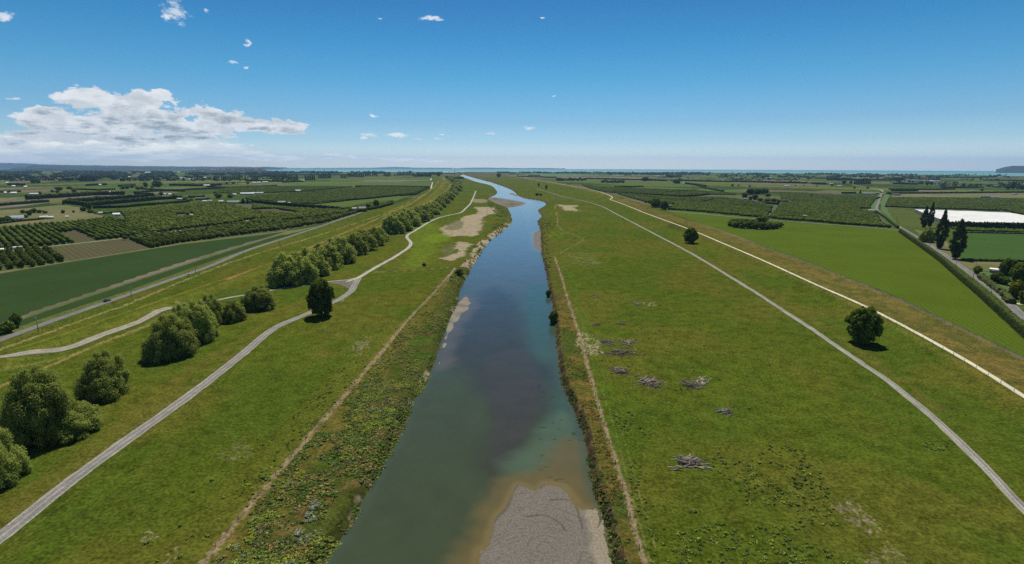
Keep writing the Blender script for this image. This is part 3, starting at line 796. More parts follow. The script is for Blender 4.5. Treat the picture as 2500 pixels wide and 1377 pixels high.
ridge('hills', [(-500, 392), (-100, 394), (0, 397.5), (70, 399), (120, 402), (230, 403.5), (340, 405), (460, 406.5), (640, 407.3), (700, 408.5)], 28000, 2600, 3)
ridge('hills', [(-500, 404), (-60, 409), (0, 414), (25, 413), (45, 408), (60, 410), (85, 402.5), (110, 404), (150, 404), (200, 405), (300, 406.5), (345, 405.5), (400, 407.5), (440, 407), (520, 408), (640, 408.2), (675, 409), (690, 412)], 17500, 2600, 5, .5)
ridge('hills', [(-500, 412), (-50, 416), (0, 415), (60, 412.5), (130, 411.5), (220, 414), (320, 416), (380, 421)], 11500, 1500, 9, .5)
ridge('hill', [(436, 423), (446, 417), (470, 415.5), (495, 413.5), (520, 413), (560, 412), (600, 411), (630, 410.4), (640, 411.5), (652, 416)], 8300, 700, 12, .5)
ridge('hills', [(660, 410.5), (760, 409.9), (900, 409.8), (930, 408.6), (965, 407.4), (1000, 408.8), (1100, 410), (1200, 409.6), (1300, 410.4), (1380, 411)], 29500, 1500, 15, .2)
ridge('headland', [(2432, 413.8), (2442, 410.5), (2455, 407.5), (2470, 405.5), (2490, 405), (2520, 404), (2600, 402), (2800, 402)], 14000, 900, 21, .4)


# ------------------------------------------------------------------ roads, tracks and paths: draped ribbons
def ribbon(name, pts, width, tints, mat, off=.06, z=0., wob=0., sp=5, wend=None):
    L = spline(AT(pts, z), sp)
    seg = np.hypot(*np.diff(L, axis=0).T); s = np.concatenate([[0], np.cumsum(seg)])
    step = max(1.5, s[-1] / 420); q = np.arange(0, s[-1], step)
    L = np.stack([np.interp(q, s, L[:, 0]), np.interp(q, s, L[:, 1])], 1)
    T = np.gradient(L, axis=0); T /= np.linalg.norm(T, axis=1)[:, None]; N = np.stack([T[:, 1], -T[:, 0]], 1)
    m = len(tints); u = np.linspace(-.5, .5, m)
    ww = np.full(len(L), float(width)) if wend is None else np.linspace(width, wend, len(L))
    wv = (fbm(q, q * 0 + 3, 6., 3, 9) - .5) * wob
    wv2 = (fbm(q, q * 0 + 8, 5., 3, 19) - .5) * wob
    X = L[:, 0, None] + N[:, 0, None] * (u * ww[:, None] + np.where(u < 0, wv[:, None], wv2[:, None]) * (abs(u) > .45))
    Y = L[:, 1, None] + N[:, 1, None] * (u * ww[:, None] + np.where(u < 0, wv[:, None], wv2[:, None]) * (abs(u) > .45))
    dist = np.hypot(X, Y)
    Z = ground_z(X, Y) + off + np.minimum(dist * 1e-4, .3)
    c_ = np.array(tints)[None].repeat(len(L), 0)
    c_ = c_ * (.62 + .76 * fbm(X, Y, 2.2, 4, 4, .7)[..., None])
    i, j = np.meshgrid(np.arange(len(L) - 1), np.arange(m - 1), indexing='ij'); a = (i * m + j).ravel()
    return obj(name, new_mesh(name, np.stack([X, Y, Z], -1).reshape(-1, 3), np.stack([a, a + 1, a + m + 1, a + m], 1), c_.reshape(-1, 3), [mat], smooth=True), kind='structure')


gr = (.185, .172, .160); gp_ = (.30, .285, .255); vg = (.105, .105, .03); pal = (.50, .46, .36); pal2 = (.54, .49, .375); asph = (.155, .150, .150); mid = (.22, .205, .19)
grey_l = [(-180, 1440), (0, 1313), (155, 1189), (310, 1074), (484, 950), (600, 858), (673, 800), (760, 763), (800, 744), (836, 727), (859, 708), (868, 692), (876, 678)]
ribbon('gravel_track', grey_l, 4.6, [vg, gp_, mid, gr, gr, gp_, gr, gr, gr, gp_, vg], MG, wob=1.1)
pale_r = [(846, 688), (872, 680), (902, 662), (930, 646), (958, 631), (980, 617), (998, 604), (1003, 592), (994, 581), (996, 573), (1010, 565), (1030, 553), (1048, 542), (1074, 531), (1100, 525), (1125, 519), (1138, 508), (1148, 498), (1154, 486), (1159, 474), (1162, 466)]
ribbon('farm_track', pale_r, 4.2, [vg, mid, pal, gp_, (.36, .33, .27), gp_, pal, mid, vg], MG, off=.09, wob=1.5)
ribbon('farm_track', [(872, 679), (846, 684), (815, 687), (774, 692), (720, 700), (670, 707), (620, 716), (560, 727), (530, 733), (470, 746), (403, 760), (336, 790), (252, 821), (168, 852), (84, 871), (0, 889), (-140, 905)], 3.0, [vg, mid, gp_, (.34, .30, .22), (.22, .20, .14), (.34, .30, .22), gp_, vg], MG, off=.09, wob=1.4, wend=3.8)
ribbon('farm_track', [(508, 718), (540, 704), (590, 684), (640, 664), (672, 650), (740, 622), (860, 580), (960, 545)], .55, [vg, (.17, .14, .05), (.17, .14, .05), vg], GM, off=.05, z=.4)
ribbon('road', road_l + [(895, 515)], 5.6, [vg, asph, (.17, .165, .16), asph, asph, (.17, .165, .16), asph, vg], MG, wob=.4)
ribbon('road', [(882, 519), (868, 516), (850, 514)], 4.0, [asph, (.17, .165, .16), asph], MG, off=.10)
ribbon('farm_track', [(2760, 1460), (2640, 1370), (2500, 1243), (2420, 1158), (2327, 1065), (2253, 998), (2192, 950), (2162, 926), (2084, 874), (1954, 785), (1850, 718), (1822, 700), (1686, 618), (1584, 564), (1502, 521), (1469, 504), (1430, 492), (1379, 481), (1345, 471), (1310, 461)], 3.1,
       [vg, (.25, .25, .15), gp_, gr, (.35, .33, .30), gr, gr, gp_, vg], MG, wob=1.1)
ribbon('limestone_path', white_path, 2.5, [(.22, .19, .08), pal2, (.60, .545, .42), pal2, (.60, .545, .42), pal2, (.22, .19, .08)], MG, off=.05, z=3.0, wob=.7)
ribbon('limestone_path', white_far, 2.6, [pal, pal2, pal2, pal], MG, off=.08, z=3.0)
road_r = [(2700, 980), (2590, 868), (2500, 777), (2464, 741), (2422, 706), (2375, 671), (2328, 637), (2259, 591), (2191, 551), (2160, 528), (2143, 514), (2140, 508), (2145, 493), (2154, 468)]
ribbon('road', road_r, 5.4, [(.13, .11, .05), (.20, .19, .18), asph, (.2, .19, .185), asph, asph, (.20, .19, .18), (.13, .11, .05)], MG, wob=.4)
ribbon('road', [(2155, 469), (2149, 463.5), (2119, 458), (2095, 454), (2080, 451)], 6.0, [gp_, gp_, gp_], MG, off=.3)
ribbon('driveway', [(2466, 738), (2480, 741), (2500, 743), (2530, 742)], 4.5, [pal, pal2, pal], MG, off=.10)
ribbon('farm_lane', [(1630, 515.5), (1700, 521.5), (1820, 532.5), (1950, 543), (2080, 552), (2150, 558), (2196, 563)], 2.6, [(.25, .2, .1), (.38, .34, .25), (.38, .34, .25), (.25, .2, .1)], MG, off=.12)
ribbon('farm_lane', [(-80, 626), (0, 615), (120, 602), (220, 591.5), (300, 582.5)], 3.0, [dirt, (.42, .36, .24), (.42, .36, .24), dirt], MG, off=.12)
ribbon('farm_lane', [(366, 571.5), (450, 562), (540, 551), (588, 544.5), (602, 539), (640, 536)], 3.0, [(.5, .42, .26), (.5, .42, .26), (.5, .42, .26)], MG, off=.12)
ribbon('canal', [(1052, 461), (1056, 445)], 5.0, [(.4, .42, .38)] * 3, MG, off=.3)
ribbon('canal', [(1051, 440.5), (1053, 436)], 7.0, [(.4, .42, .38)] * 3, MG, off=.4)


# ------------------------------------------------------------------ fields: crop sheets laid on the plain
def sheet(name, pts, mat, off=.05, raw=None):
    import bmesh
    L = AT(pts) if raw is None else raw
    b = bmesh.new(); vs = [b.verts.new((p[0], p[1], 0)) for p in L]
    f = b.faces.new(vs); bmesh.ops.triangulate(b, faces=[f])
    for _ in range(5):
        es = [e for e in b.edges if e.calc_length() > 260]
        if not es: break
        bmesh.ops.subdivide_edges(b, edges=es, cuts=1)
        bmesh.ops.triangulate(b, faces=b.faces[:])
    for v in b.verts: v.co.z = drop(v.co.x, v.co.y) + off + min(math.hypot(v.co.x, v.co.y) * 5e-5, .5)
    for f in b.faces:
        if f.normal.z < 0: f.normal_flip()
    me = bpy.data.meshes.new(name); b.to_mesh(me); b.free(); me.materials.append(mat)
    return obj(name, me, kind='structure')


def wang(a, b_):
    L = AT([a, b_]); return math.atan2(L[1, 1] - L[0, 1], L[1, 0] - L[0, 0])


ROWA = wang((123, 605), (169, 637))            # orchard rows on the left run away from us
ANGX = wang((2000, 640), (2090, 745))
m_dark = mat_rows('crop_dark', (.028, .052, .016), (.040, .070, .022), ANG_L, 1.6, .3, noise=.7, bump=.3)
m_bri = mat_rows('crop_bright', (.056, .088, .008), (.100, .142, .016), wang((1960, 545), (2110, 690)), 2.6, .28, noise=1.1, bump=.5)
m_verge = mat_noise('verge_grass', (.105, .115, .025), (.085, .105, .02), .8, bump=.3, c2=(.14, .12, .04), sc2=.06)
m_bare = mat_rows('bare_rows', (.105, .085, .055), (.070, .075, .030), ROWA, 4.6, .9, noise=.5, bump=.3)
m_soil = mat_noise('field_soil', (.13, .105, .078), (.16, .125, .09), .3, c2=(.09, .09, .04), sc2=.02)
m_past = mat_noise('paddock_grass', (.085, .100, .020), (.125, .118, .032), .05, c2=(.15, .125, .045), sc2=.012, bump=.2, bscale=1.)
m_past2 = mat_noise('paddock_green', (.060, .105, .022), (.075, .125, .028), .04, bump=.2, bscale=.8)
m_crop2 = mat_rows('crop_green', (.040, .085, .022), (.058, .108, .028), ANG_R, 2.2, .3, noise=.8, bump=.3)
m_crop3 = mat_rows('crop_pale', (.075, .110, .030), (.095, .130, .036), ANG_L, 3.0, .3, noise=.6, bump=.3)
m_vine = mat_rows('vine_rows', (.055, .075, .018), (.105, .125, .035), wang((2180, 530), (2235, 560)), 3.0, .9, noise=.4, bump=.5)
m_under = mat_noise('orchard_floor', (.050, .066, .016), (.068, .082, .022), .5, bump=.2)
# big dark crop with its stepped edge along the bare headland
steps = [(696, 565.5), (640, 581)]
sx_, sy_ = [605, 560, 520, 487, 462, 448, 430, 416, 395, 384, 362, 340, 320, 308, 292, 274, 258, 241, 222, 204, 186, 168, 146, 116, 96, 76, 50, 0], None
edge = lambda x: np.interp(x, [0, 50, 168, 308, 395, 448, 640, 696], [790, 771, 733, 686, 657, 640, 583, 566])
pts = [(700, 564.5), (640, 573), (448, 596), (302, 619), (169, 640), (0, 668), (-220, 704), (-220, 850), (0, 790)]
xs_ = [40, 75, 108, 140, 172, 204, 238, 272, 304, 334, 364, 394, 424, 456, 490, 526, 560, 600, 640]
for a_, b_ in zip(xs_[:-1], xs_[1:]):
    pts.append((a_, float(edge(a_)) - 2.2)); pts.append((a_ + (b_ - a_) * .8, float(edge(a_)) - (b_ - a_) * .14 - 3.6))
pts.append((648, 581))
sheet('crop_field', [(pts[0])] + pts[1:], m_dark)
sheet('headland_soil', [(720, 565), (690, 562), (448, 632), (168, 722), (0, 776), (-200, 840), (-200, 862), (0, 796), (170, 738), (308, 692), (448, 646), (600, 598), (700, 570)], m_soil, .03)
sheet('crop_field', [(718, 568.5), (600, 600), (448, 649), (308, 695), (170, 741), (0, 799), (-200, 868), (-200, 890), (0, 815), (90, 782), (308, 711), (470, 653), (600, 609), (700, 575)], m_dark, .06)
sheet('field_strip', [(-200, 700), (0, 663), (169, 636.5), (302, 615.5), (448, 592.5), (640, 569.5), (720, 561.5), (800, 548), (865, 522), (868, 526), (780, 553), (700, 573), (640, 577), (448, 600), (302, 623), (169, 644), (0, 672), (-200, 708)], m_verge, .045)
sheet('bare_field', [(123, 605), (300, 584), (371, 605), (302, 616.5), (172, 637)], m_bare)
sheet('bare_field', [(146, 570), (187, 562), (240, 585), (177, 594)], m_bare)
sheet('bare_field', [(618, 513), (668, 511), (722, 519), (700, 523), (640, 519)], m_bare)
sheet('bare_field', [(590, 546), (640, 537), (672, 541), (628, 548)], m_bare, .07)
sheet('orchard_floor', [(-150, 590), (0, 559), (269, 533), (300, 520), (500, 497), (620, 499), (640, 508), (860, 516), (868, 521), (790, 546), (700, 562), (640, 569), (448, 592), (302, 615), (300, 583), (0, 614), (-150, 640)], m_under, .03)
sheet('orchard_floor', [(-150, 650), (0, 620), (123, 605), (172, 637), (0, 664), (-150, 690)], m_under, .035)
sheet('paddock', [(-100, 525), (60, 505), (155, 501), (205, 508), (235, 524), (282, 532), (140, 545), (0, 559), (-150, 575)], m_past)
sheet('bare_field', [(-60, 509), (0, 500), (118, 494), (150, 499), (60, 506), (-60, 520)], m_soil)
sheet('crop_field', [(60, 503), (118, 495), (152, 500), (60, 509), (0, 513), (0, 509)], m_dark, .07)
sheet('crop_field', [(744, 499), (920, 484), (1008, 475), (968, 490), (885, 504), (832, 508.5)], m_crop3)
sheet('crop_field', [(600, 449.5), (760, 447.5), (900, 445.5), (1048, 444.5), (1047, 455.5), (980, 454.5), (868, 455.5), (720, 451.5)], m_crop3)
sheet('crop_field', [(820, 436), (1050, 433), (1050, 438.5), (960, 440), (800, 443)], m_crop3)
sheet('bare_field', [(600, 451.5), (660, 450.5), (735, 451.5), (660, 454)], m_soil, .3)
sheet('bare_field', [(870, 443), (900, 440), (1040, 440), (1048, 441.5), (960, 443.5)], m_soil, .3)
sheet('crop_field', [(40, 484), (150, 476), (200, 476.5), (120, 484), (30, 488)], m_past2)
sheet('crop_field', [(270, 469), (320, 463.5), (390, 468), (330, 472), (300, 475.5)], m_crop2)
sheet('crop_field', [(398, 449), (440, 445), (470, 446), (450, 455), (400, 457)], m_crop2)
# right side
sheet('crop_field', [(1634, 517.5), (1820, 534.5), (1950, 545), (2150, 560), (2197, 566), (2296, 642), (2387, 724), (2500, 832), (2640, 960), (2640, 950), (2500, 872), (2326, 789), (2192, 726), (2128, 699), (2052, 670), (1946, 628), (1856, 597.5), (1800, 575), (1700, 541)], m_bri)
sheet('orchard_floor', [(1500, 478), (1570, 492), (1640, 512), (1820, 530), (2000, 544), (2185, 560), (2134, 514), (2060, 495), (1890, 487), (1760, 478), (1700, 468), (1560, 460), (1420, 452)], m_under, .03)
sheet('crop_field', [(1340, 437), (1620, 444), (1670, 447), (1712, 455), (1660, 456.5), (1560, 455), (1420, 446)], m_crop3)
sheet('crop_field', [(1262, 427.5), (1300, 423.5), (1430, 425.5), (1470, 428), (1400, 430.5), (1320, 430)], m_past2)
sheet('bare_field', [(1225, 427), (1262, 427.5), (1320, 430.5), (1430, 431.5), (1600, 434), (1560, 441), (1450, 436), (1300, 433)], m_soil, .04)
sheet('verge', [(2116, 517), (2134, 486), (2149, 470), (2152, 470), (2141, 492), (2136, 512), (2142, 521)], m_past2, .05)
sheet('verge', [(2150, 512), (2152, 490), (2160, 474), (2172, 476), (2164, 505), (2175, 530), (2190, 545), (2184, 545)], m_past2, .05)
sheet('crop_field', [(2165, 509), (2232, 513), (2258, 524), (2312, 548), (2330, 556), (2296, 562), (2276, 568), (2232, 556), (2206, 552), (2184, 535)], m_vine, .055)
sheet('orchard_floor', [(2172, 482), (2500, 487), (2620, 490), (2620, 535), (2480, 528), (2466, 519), (2236, 510.5), (2162, 508)], m_under, .03)
sheet('paddock', [(2178, 473), (2300, 471), (2480, 472), (2640, 475), (2640, 490), (2500, 486.5), (2178, 481)], m_past)
sheet('crop_field', [(2340, 566), (2500, 570), (2660, 574), (2660, 643), (2500, 637.5), (2345, 634), (2330, 600)], m_crop2)
sheet('paddock', [(2348, 639), (2500, 641), (2660, 645), (2660, 668), (2500, 664), (2380, 662)], m_past, .05)
sheet('lawn', [(2385, 664), (2470, 664), (2500, 700), (2560, 760), (2500, 735), (2440, 706)], m_past2, .045)
sheet('verge', [(2232, 560), (2300, 575), (2345, 636), (2386, 662), (2440, 706), (2330, 632), (2262, 588)], m_past, .04)
sheet('lagoon', [(300, 421.5), (345, 419.8), (440, 419.6), (440, 421), (380, 422), (310, 422.6)], mat_noise('lagoon_water', (.33, .36, .33), (.38, .4, .36), .01, rough=.4), 2.)


def sdots(px, py): return gp(px, py)


# ------------------------------------------------------------------ foliage
ICO = None


def ico(sub=1):
    import bmesh
    b = bmesh.new(); bmesh.ops.create_icosphere(b, subdivisions=sub, radius=1)
    V = np.array([v.co[:] for v in b.verts]); T = np.array([[v.index for v in f.verts] for f in b.faces]); b.free(); return V, T


ICO1, ICO2 = ico(1), ico(2)


def cards(P_, N_, size, asp, rng, droop=0.):
    n = len(P_); N_ = N_ / np.linalg.norm(N_, axis=1)[:, None]
    t = rng.normal(size=(n, 3)); t = t * (1 - droop) + np.array([0, 0, -1.]) * droop * 1.6
    t -= (t * N_).sum(1)[:, None] * N_; t /= np.linalg.norm(t, axis=1)[:, None] + 1e-9
    b_ = np.cross(N_, t); s = (size * rng.uniform(.6, 1.35, n))[:, None] / 2
    V = np.stack([P_ - t * s - b_ * s * asp, P_ + t * s - b_ * s * asp * .7, P_ + t * s * 1.1 + b_ * s * asp * .7, P_ - t * s + b_ * s * asp], 1).reshape(-1, 3)
    return V, np.arange(4 * n).reshape(n, 4)


def crown_mesh(name, lobes, n, size, asp, mat, rng, droop=0., jit=.55, core=.80, lowcut=-.75, shell=(.80, 1.10), tint=None):
    """leaf clusters spread over a heap of lobes; lobes: (cx,cy,cz,rx,ry,rz)"""
    Lb = np.array(lobes, float); w = (Lb[:, 3] * Lb[:, 5]); w = w / w.sum()
    kk = rng.choice(len(Lb), n, p=w); u = rng.normal(size=(n, 3)); u /= np.linalg.norm(u, axis=1)[:, None]
    u[:, 2] = np.where(u[:, 2] < lowcut, -u[:, 2], u[:, 2])
    c_ = Lb[kk, :3]; r = Lb[kk, 3:]; P_ = c_ + u * r * rng.uniform(*shell, n)[:, None]
    keep = np.ones(n, bool)
    for k_ in range(len(Lb)):
        d = (((P_ - Lb[k_, :3]) / Lb[k_, 3:]) ** 2).sum(1)
        keep &= ~((d < .55) & (kk != k_))
    keep &= P_[:, 2] > .02 * size
    P_ = P_[keep]; u = u[keep]; r = r[keep]
    N_ = u / r; N_ /= np.linalg.norm(N_, axis=1)[:, None]; N_ = N_ + rng.normal(size=N_.shape) * jit + np.array([0, 0, .40])
    V, Q = cards(P_, N_, size, asp, rng, droop)
    vs = [V]; T = []; k0 = len(V)
    iv, it = ICO2
    for k_ in range(len(Lb)):
        nn = 1 + .12 * rng.normal(size=(len(iv), 1)); vv = Lb[k_, :3] + iv * Lb[k_, 3:] * core * nn; vv[:, 2] = np.maximum(vv[:, 2], .0)
        vs.append(vv); T.append(it + k0); k0 += len(iv)
    return new_mesh(name, np.concatenate(vs), [Q, np.concatenate(T)], None, [mat])


m_will = mat_leaf('willow_leaf', (.215, .265, .045), (.400, .445, .110), .46, scale=.15)
m_tree = mat_leaf('broad_leaf', (.085, .125, .016), (.170, .220, .034), .38, scale=.3)
m_popl = mat_leaf('poplar_leaf', (.034, .050, .014), (.075, .098, .024), .25)
m_yel = mat_leaf('golden_leaf', (.16, .17, .01), (.24, .23, .015), .3)
m_orch = mat_leaf('orchard_leaf', (.090, .125, .020), (.165, .205, .034), .35)
m_shr = mat_leaf('shrub_leaf', (.10, .135, .024), (.20, .235, .05), .35)
m_tint = mat_leaf('mixed_leaf', (0, 0, 0), (0, 0, 0), .3, attr=True)
m_bark = mat_noise('bark', (.09, .07, .05), (.14, .115, .085), 3., bump=.4)
m_wood = mat_noise('weathered_timber', (.24, .20, .155), (.38, .325, .255), 2.5, bump=.3, c2=(.10, .08, .06), sc2=.5)


def rand_lobes(rng, n, R_=.5, z0=.25, z1=.95, lr=(.16, .26), flat=1., bottom=.0, power=.6, skirt=False):
    """unit crown (height 1, width 1) as a heap of lobes"""
    L = [(0, 0, (z0 + z1) / 2, R_ * .62, R_ * .62, (z1 - z0) * .48)]
    for i in range(n):
        a = i * 2.39996 + rng.uniform(-.4, .4); t = (i + .5) / n; z = z0 + (z1 - z0) * t
        prof = math.sin(math.pi * ((1 - t) * .70 + .13)) ** .75 if skirt == 'oval' else math.sin(math.pi * ((1 - t) * .60 + .03)) ** .55 if skirt else math.sin(math.pi * min(1, max(0, (1 - t) * .92 + .08)) ** power)
        rr = rng.uniform(*lr); rad = max(0, R_ * prof - rr * .75) * rng.uniform(.75, 1.1)
        L.append((rad * math.cos(a), rad * math.sin(a), z - rr * .3, rr, rr, rr * flat * rng.uniform(.8, 1.15)))
    return L


def trunk_mesh(name, h=.5, r=.035, branches=5, rng=None, spread=.3):
    mb = MB(); mb.tube([(0, 0, -.02), (.01, 0, h * .4), (0, .01, h)], [r, r * .75, r * .45], 8)
    for i in range(branches):
        a = i * 2.4 + .5; mb.tube([(0, 0, h * (.45 + .08 * i)), (spread * .5 * math.cos(a), spread * .5 * math.sin(a), h * (.8 + .07 * i)), (spread * math.cos(a), spread * math.sin(a), h * (1.05 + .08 * i))], [r * .5, r * .33, r * .15], 6)
    return mb.mesh(name, m_bark, True)


def domes(rng, nd, per, lr=(.055, .12)):
    """an irregular crown: several drooping domes of different heights grown into each other"""
    L = []
    for d in range(nd):
        a = 2 * math.pi * d / nd + rng.uniform(-.5, .5); off = 0 if d == 0 else rng.uniform(.20, .29); H_ = 1 - .04 if d == 0 else rng.uniform(.45, .82); Rr = rng.uniform(.22, .30) if d else .36
        cx_, cy_ = off * math.cos(a), off * math.sin(a)
        L.append((cx_, cy_, H_ * .42, Rr * .66, Rr * .66, H_ * .40))
        for i in range(per):
            b_ = i * 2.39996 + rng.uniform(-.5, .5); t = (i + .5) / per; z = H_ * (.06 + .86 * t); pr = math.sqrt(max(.03, 1 - (t * .97) ** 3.0))
            r_ = rng.uniform(*lr); rad = max(0, Rr * pr * 1.08 - r_ * .5) * rng.uniform(.82, 1.12)
            L.append((cx_ + rad * math.cos(b_), cy_ + rad * math.sin(b_), z, r_, r_, r_ * rng.uniform(.9, 1.5)))
    return L


KIND = {}


def make_kind(key, nvar, fn):
    KIND[key] = [fn(np.random.default_rng(100 + 13 * i + hash_(key))) for i in range(nvar)]


def hash_(s): return sum(ord(c_) * (i + 1) for i, c_ in enumerate(s)) % 997


def k_willow(rng):
    L = domes(rng, 5, 26)
    return crown_mesh('crown', L, 48000, .029, .34, m_will, rng, .4, .45, .66, shell=(.6, 1.25)), trunk_mesh('trunk', .45, .03)


def k_willow_mid(rng):
    L = domes(rng, 4, 14, (.075, .15))
    return crown_mesh('crown', L, 10000, .052, .42, m_will, rng, .45, .45, .62, shell=(.55, 1.25)), trunk_mesh('trunk', .45, .03, 3)


def k_round(rng):
    L = rand_lobes(rng, 75, .50, .12, .96, (.06, .13), .95, skirt='oval'); L += [(rng.uniform(-.3, .3), rng.uniform(-.3, .3), rng.uniform(.3, .75), .15, .15, .14) for _ in range(5)]
    return crown_mesh('crown', L, 15000, .038, .8, m_tree, rng, 0, .7, .68, shell=(.6, 1.15)), trunk_mesh('trunk', .42, .03)


def k_small(rng):
    L = rand_lobes(rng, 10, .46, .18, .85, (.16, .26), .95, power=.8)
    return crown_mesh('crown', L, 900, .11, .8, m_tree, rng, 0, .7, .85), trunk_mesh('trunk', .35, .03, 2)


def k_poplar(rng):
    L = []
    for i in range(34):
        t = (i + .5) / 34; z = .06 + .9 * t; pr = .5 * (min(1, (t + .12) * 2.6) if t < .38 else (1 - ((t - .38) / .62) ** 1.6)) + .04
        a = i * 2.4; rr = .13 + .12 * (1 - t); rad = max(0, pr - rr * .9) * rng.uniform(.7, 1.25)
        L.append((rad * math.cos(a), rad * math.sin(a), z, rr, rr, .065 * rng.uniform(.8, 1.3)))
    return crown_mesh('crown', L, 6000, .034, .45, m_popl, rng, -.4, .6, .8), trunk_mesh('trunk', .25, .05, 2, spread=.1)


def k_popfar(rng):
    L = [(.06 * math.cos(i * 2.4), .06 * math.sin(i * 2.4), .1 + .85 * (i + .5) / 9, .42 * (1 - .5 * (i / 9)), .42 * (1 - .5 * (i / 9)), .11) for i in range(9)]
    return crown_mesh('crown', L, 260, .14, .5, m_popl, rng, -.3, .6, .9), None


def k_yellow(rng):
    L = rand_lobes(rng, 12, .47, .18, .9, (.16, .25), .95, power=.8)
    return crown_mesh('crown', L, 1500, .09, .8, m_yel, rng, 0, .7, .85), trunk_mesh('trunk', .35, .03, 2)


def k_orch(rng):
    L = rand_lobes(rng, 6, .46, .22, .9, (.2, .3), .9, power=.8)
    return crown_mesh('crown', L, 260, .20, .8, m_orch, rng, 0, .7, .86), None


def k_shrub(rng):
    L = rand_lobes(rng, 9, .48, .12, .78, (.18, .27), .9, power=.9)
    return crown_mesh('crown', L, 900, .11, .8, m_shr, rng, 0, .7, .85), None


def k_dark(rng):
    L = [(0, 0, .1 + .8 * i / 7, .46 * (1 - .11 * i), .46 * (1 - .11 * i), .12) for i in range(8)]
    return crown_mesh('crown', L, 500, .12, .6, m_popl, rng, .3, .6, .85), None


for key, nv, fn in (('willow', 4, k_willow), ('willow_mid', 5, k_willow_mid), ('round', 3, k_round), ('small', 4, k_small), ('poplar', 3, k_poplar), ('popfar', 3, k_popfar), ('yellow', 1, k_yellow), ('orch', 4, k_orch), ('shrub', 3, k_shrub), ('dark', 1, k_dark)):
    make_kind(key, nv, fn)


def proj(p):
    d = np.array([p[0], p[1], p[2] - H]); z = d @ fw
    return CX + F * (d @ rt) / z, CY - F * (d @ up) / z


def size_at(px, py, wpx, hpx):
    b = gp(px, py); b.z = float(ground_z(b.x, b.y)); s = mpp(px, py); lo, hi = .2, 80.
    for _ in range(24):
        m = (lo + hi) / 2
        if proj((b.x, b.y, b.z + m))[1] > py - hpx: lo = m
        else: hi = m
    return b, wpx * s, (lo + hi) / 2


def plant(name, kind, px, py, wpx, hpx, label, cat='tree', group=None, var=None, rz=None, single=False, wh=None):
    """a tree whose foot stands at a pixel and whose crown spans wpx by hpx of the photograph"""
    b, w, h = size_at(px, py, wpx, hpx)
    if wh: w, h = wh
    ms = KIND[kind]; cm, tm = ms[(random.randrange(len(ms)) if var is None else var) % len(ms)]
    rz = random.uniform(0, 6.28) if rz is None else rz
    if tm is None or single:
        o = obj(name, cm, loc=b); o.rotation_euler = (0, 0, rz); o.scale = (w, w, h); return tag(o, label, cat, group)
    e = empty(name, b, rz, label=label, cat=cat, group=group); e.scale = (w, w, h)
    obj('crown', cm, e); obj('trunk', tm, e); return e


# --- willows between the left stop bank and the gravel track
GW = 'willows in the row beside the left stop bank'
near = [((-12, 1178), 112, 165, 'willow cut off by the left edge below all the others'), ((106, 1066), 138, 200, 'largest willow near the left edge, tall and rounded with a bush at its foot'),
        ((172, 1058), 112, 84, 'low spreading willow bush at the foot of the largest willow'), ((267, 960), 108, 118, 'single rounded willow standing alone between two groups'),
        ((372, 878), 38, 42, 'small grey willow bush at the near end of the second group'), ((420, 868), 98, 118, 'tall willow at the near end of the second group'),
        ((492, 828), 82, 108, 'tall willow in the middle of the second group'), ((452, 812), 70, 84, 'willow at the back of the second group, beside the farm track'), ((516, 792), 62, 84, 'willow at the far end of the second group'),
        ((570, 782), 52, 58, 'small willow between the second group and the bushy willow'), ((638, 752), 76, 62, 'broad bushy willow standing alone by the pale track'), ((610, 754), 34, 40, 'low willow growing against the broad bushy willow')]
for i, ((x, y), w, h, lab) in enumerate(near):
    plant('willow', 'willow', x, y, w * 1.10, h * .90, lab, 'willow', GW, var=i)
row = [((700, 694), 64, 82), ((738, 690), 58, 74), ((722, 672), 56, 62), ((768, 672), 54, 66), ((752, 655), 50, 52), ((800, 656), 58, 66), ((786, 640), 46, 52), ((832, 640), 56, 66), ((820, 622), 46, 48), ((854, 632), 30, 30), ((862, 622), 50, 58), ((890, 610), 46, 54), ((880, 600), 40, 44), ((912, 598), 44, 48), ((928, 590), 32, 36)]
for i, ((x, y), w, h) in enumerate(row):
    plant('willow', 'willow_mid', x, y, w * 1.28, h * .92, 'grey green willow in the long clump of willows beyond the pale track', 'willow', 'willows of the long clump beside the farm track', var=i)
row2 = [((955, 570), 42, 50), ((978, 562), 46, 50), ((966, 552), 38, 38), ((1002, 551), 40, 44), ((990, 542), 34, 34), ((1022, 541), 38, 40), ((1010, 532), 30, 30), ((1040, 532), 34, 34), ((1030, 524), 28, 26), ((1056, 523), 30, 26), ((1062, 513), 28, 24), ((1048, 514), 24, 22), ((1074, 506), 24, 22), ((1084, 497), 24, 21), ((1074, 495), 20, 18), ((1092, 489), 21, 18), ((1100, 482), 20, 17), ((1090, 480), 17, 15), ((1108, 475), 18, 15), ((1116, 467), 17, 14), ((1106, 467), 15, 13), ((1120, 460), 16, 13), ((1112, 456), 15, 12), ((1122, 453), 15, 11), ((1114, 448), 14, 10), ((1120, 446), 13, 9), ((1108, 444), 12, 9), ((1102, 439), 11, 8), ((1097, 436), 10, 8)]
for i, ((x, y), w, h) in enumerate(row2):
    plant('willow', 'willow_mid', x, y, w * 1.40, h * .92, 'willow in the far belt of willows that runs towards the coast', 'willow', 'willows of the far belt along the stop bank', var=i, single=y < 500)
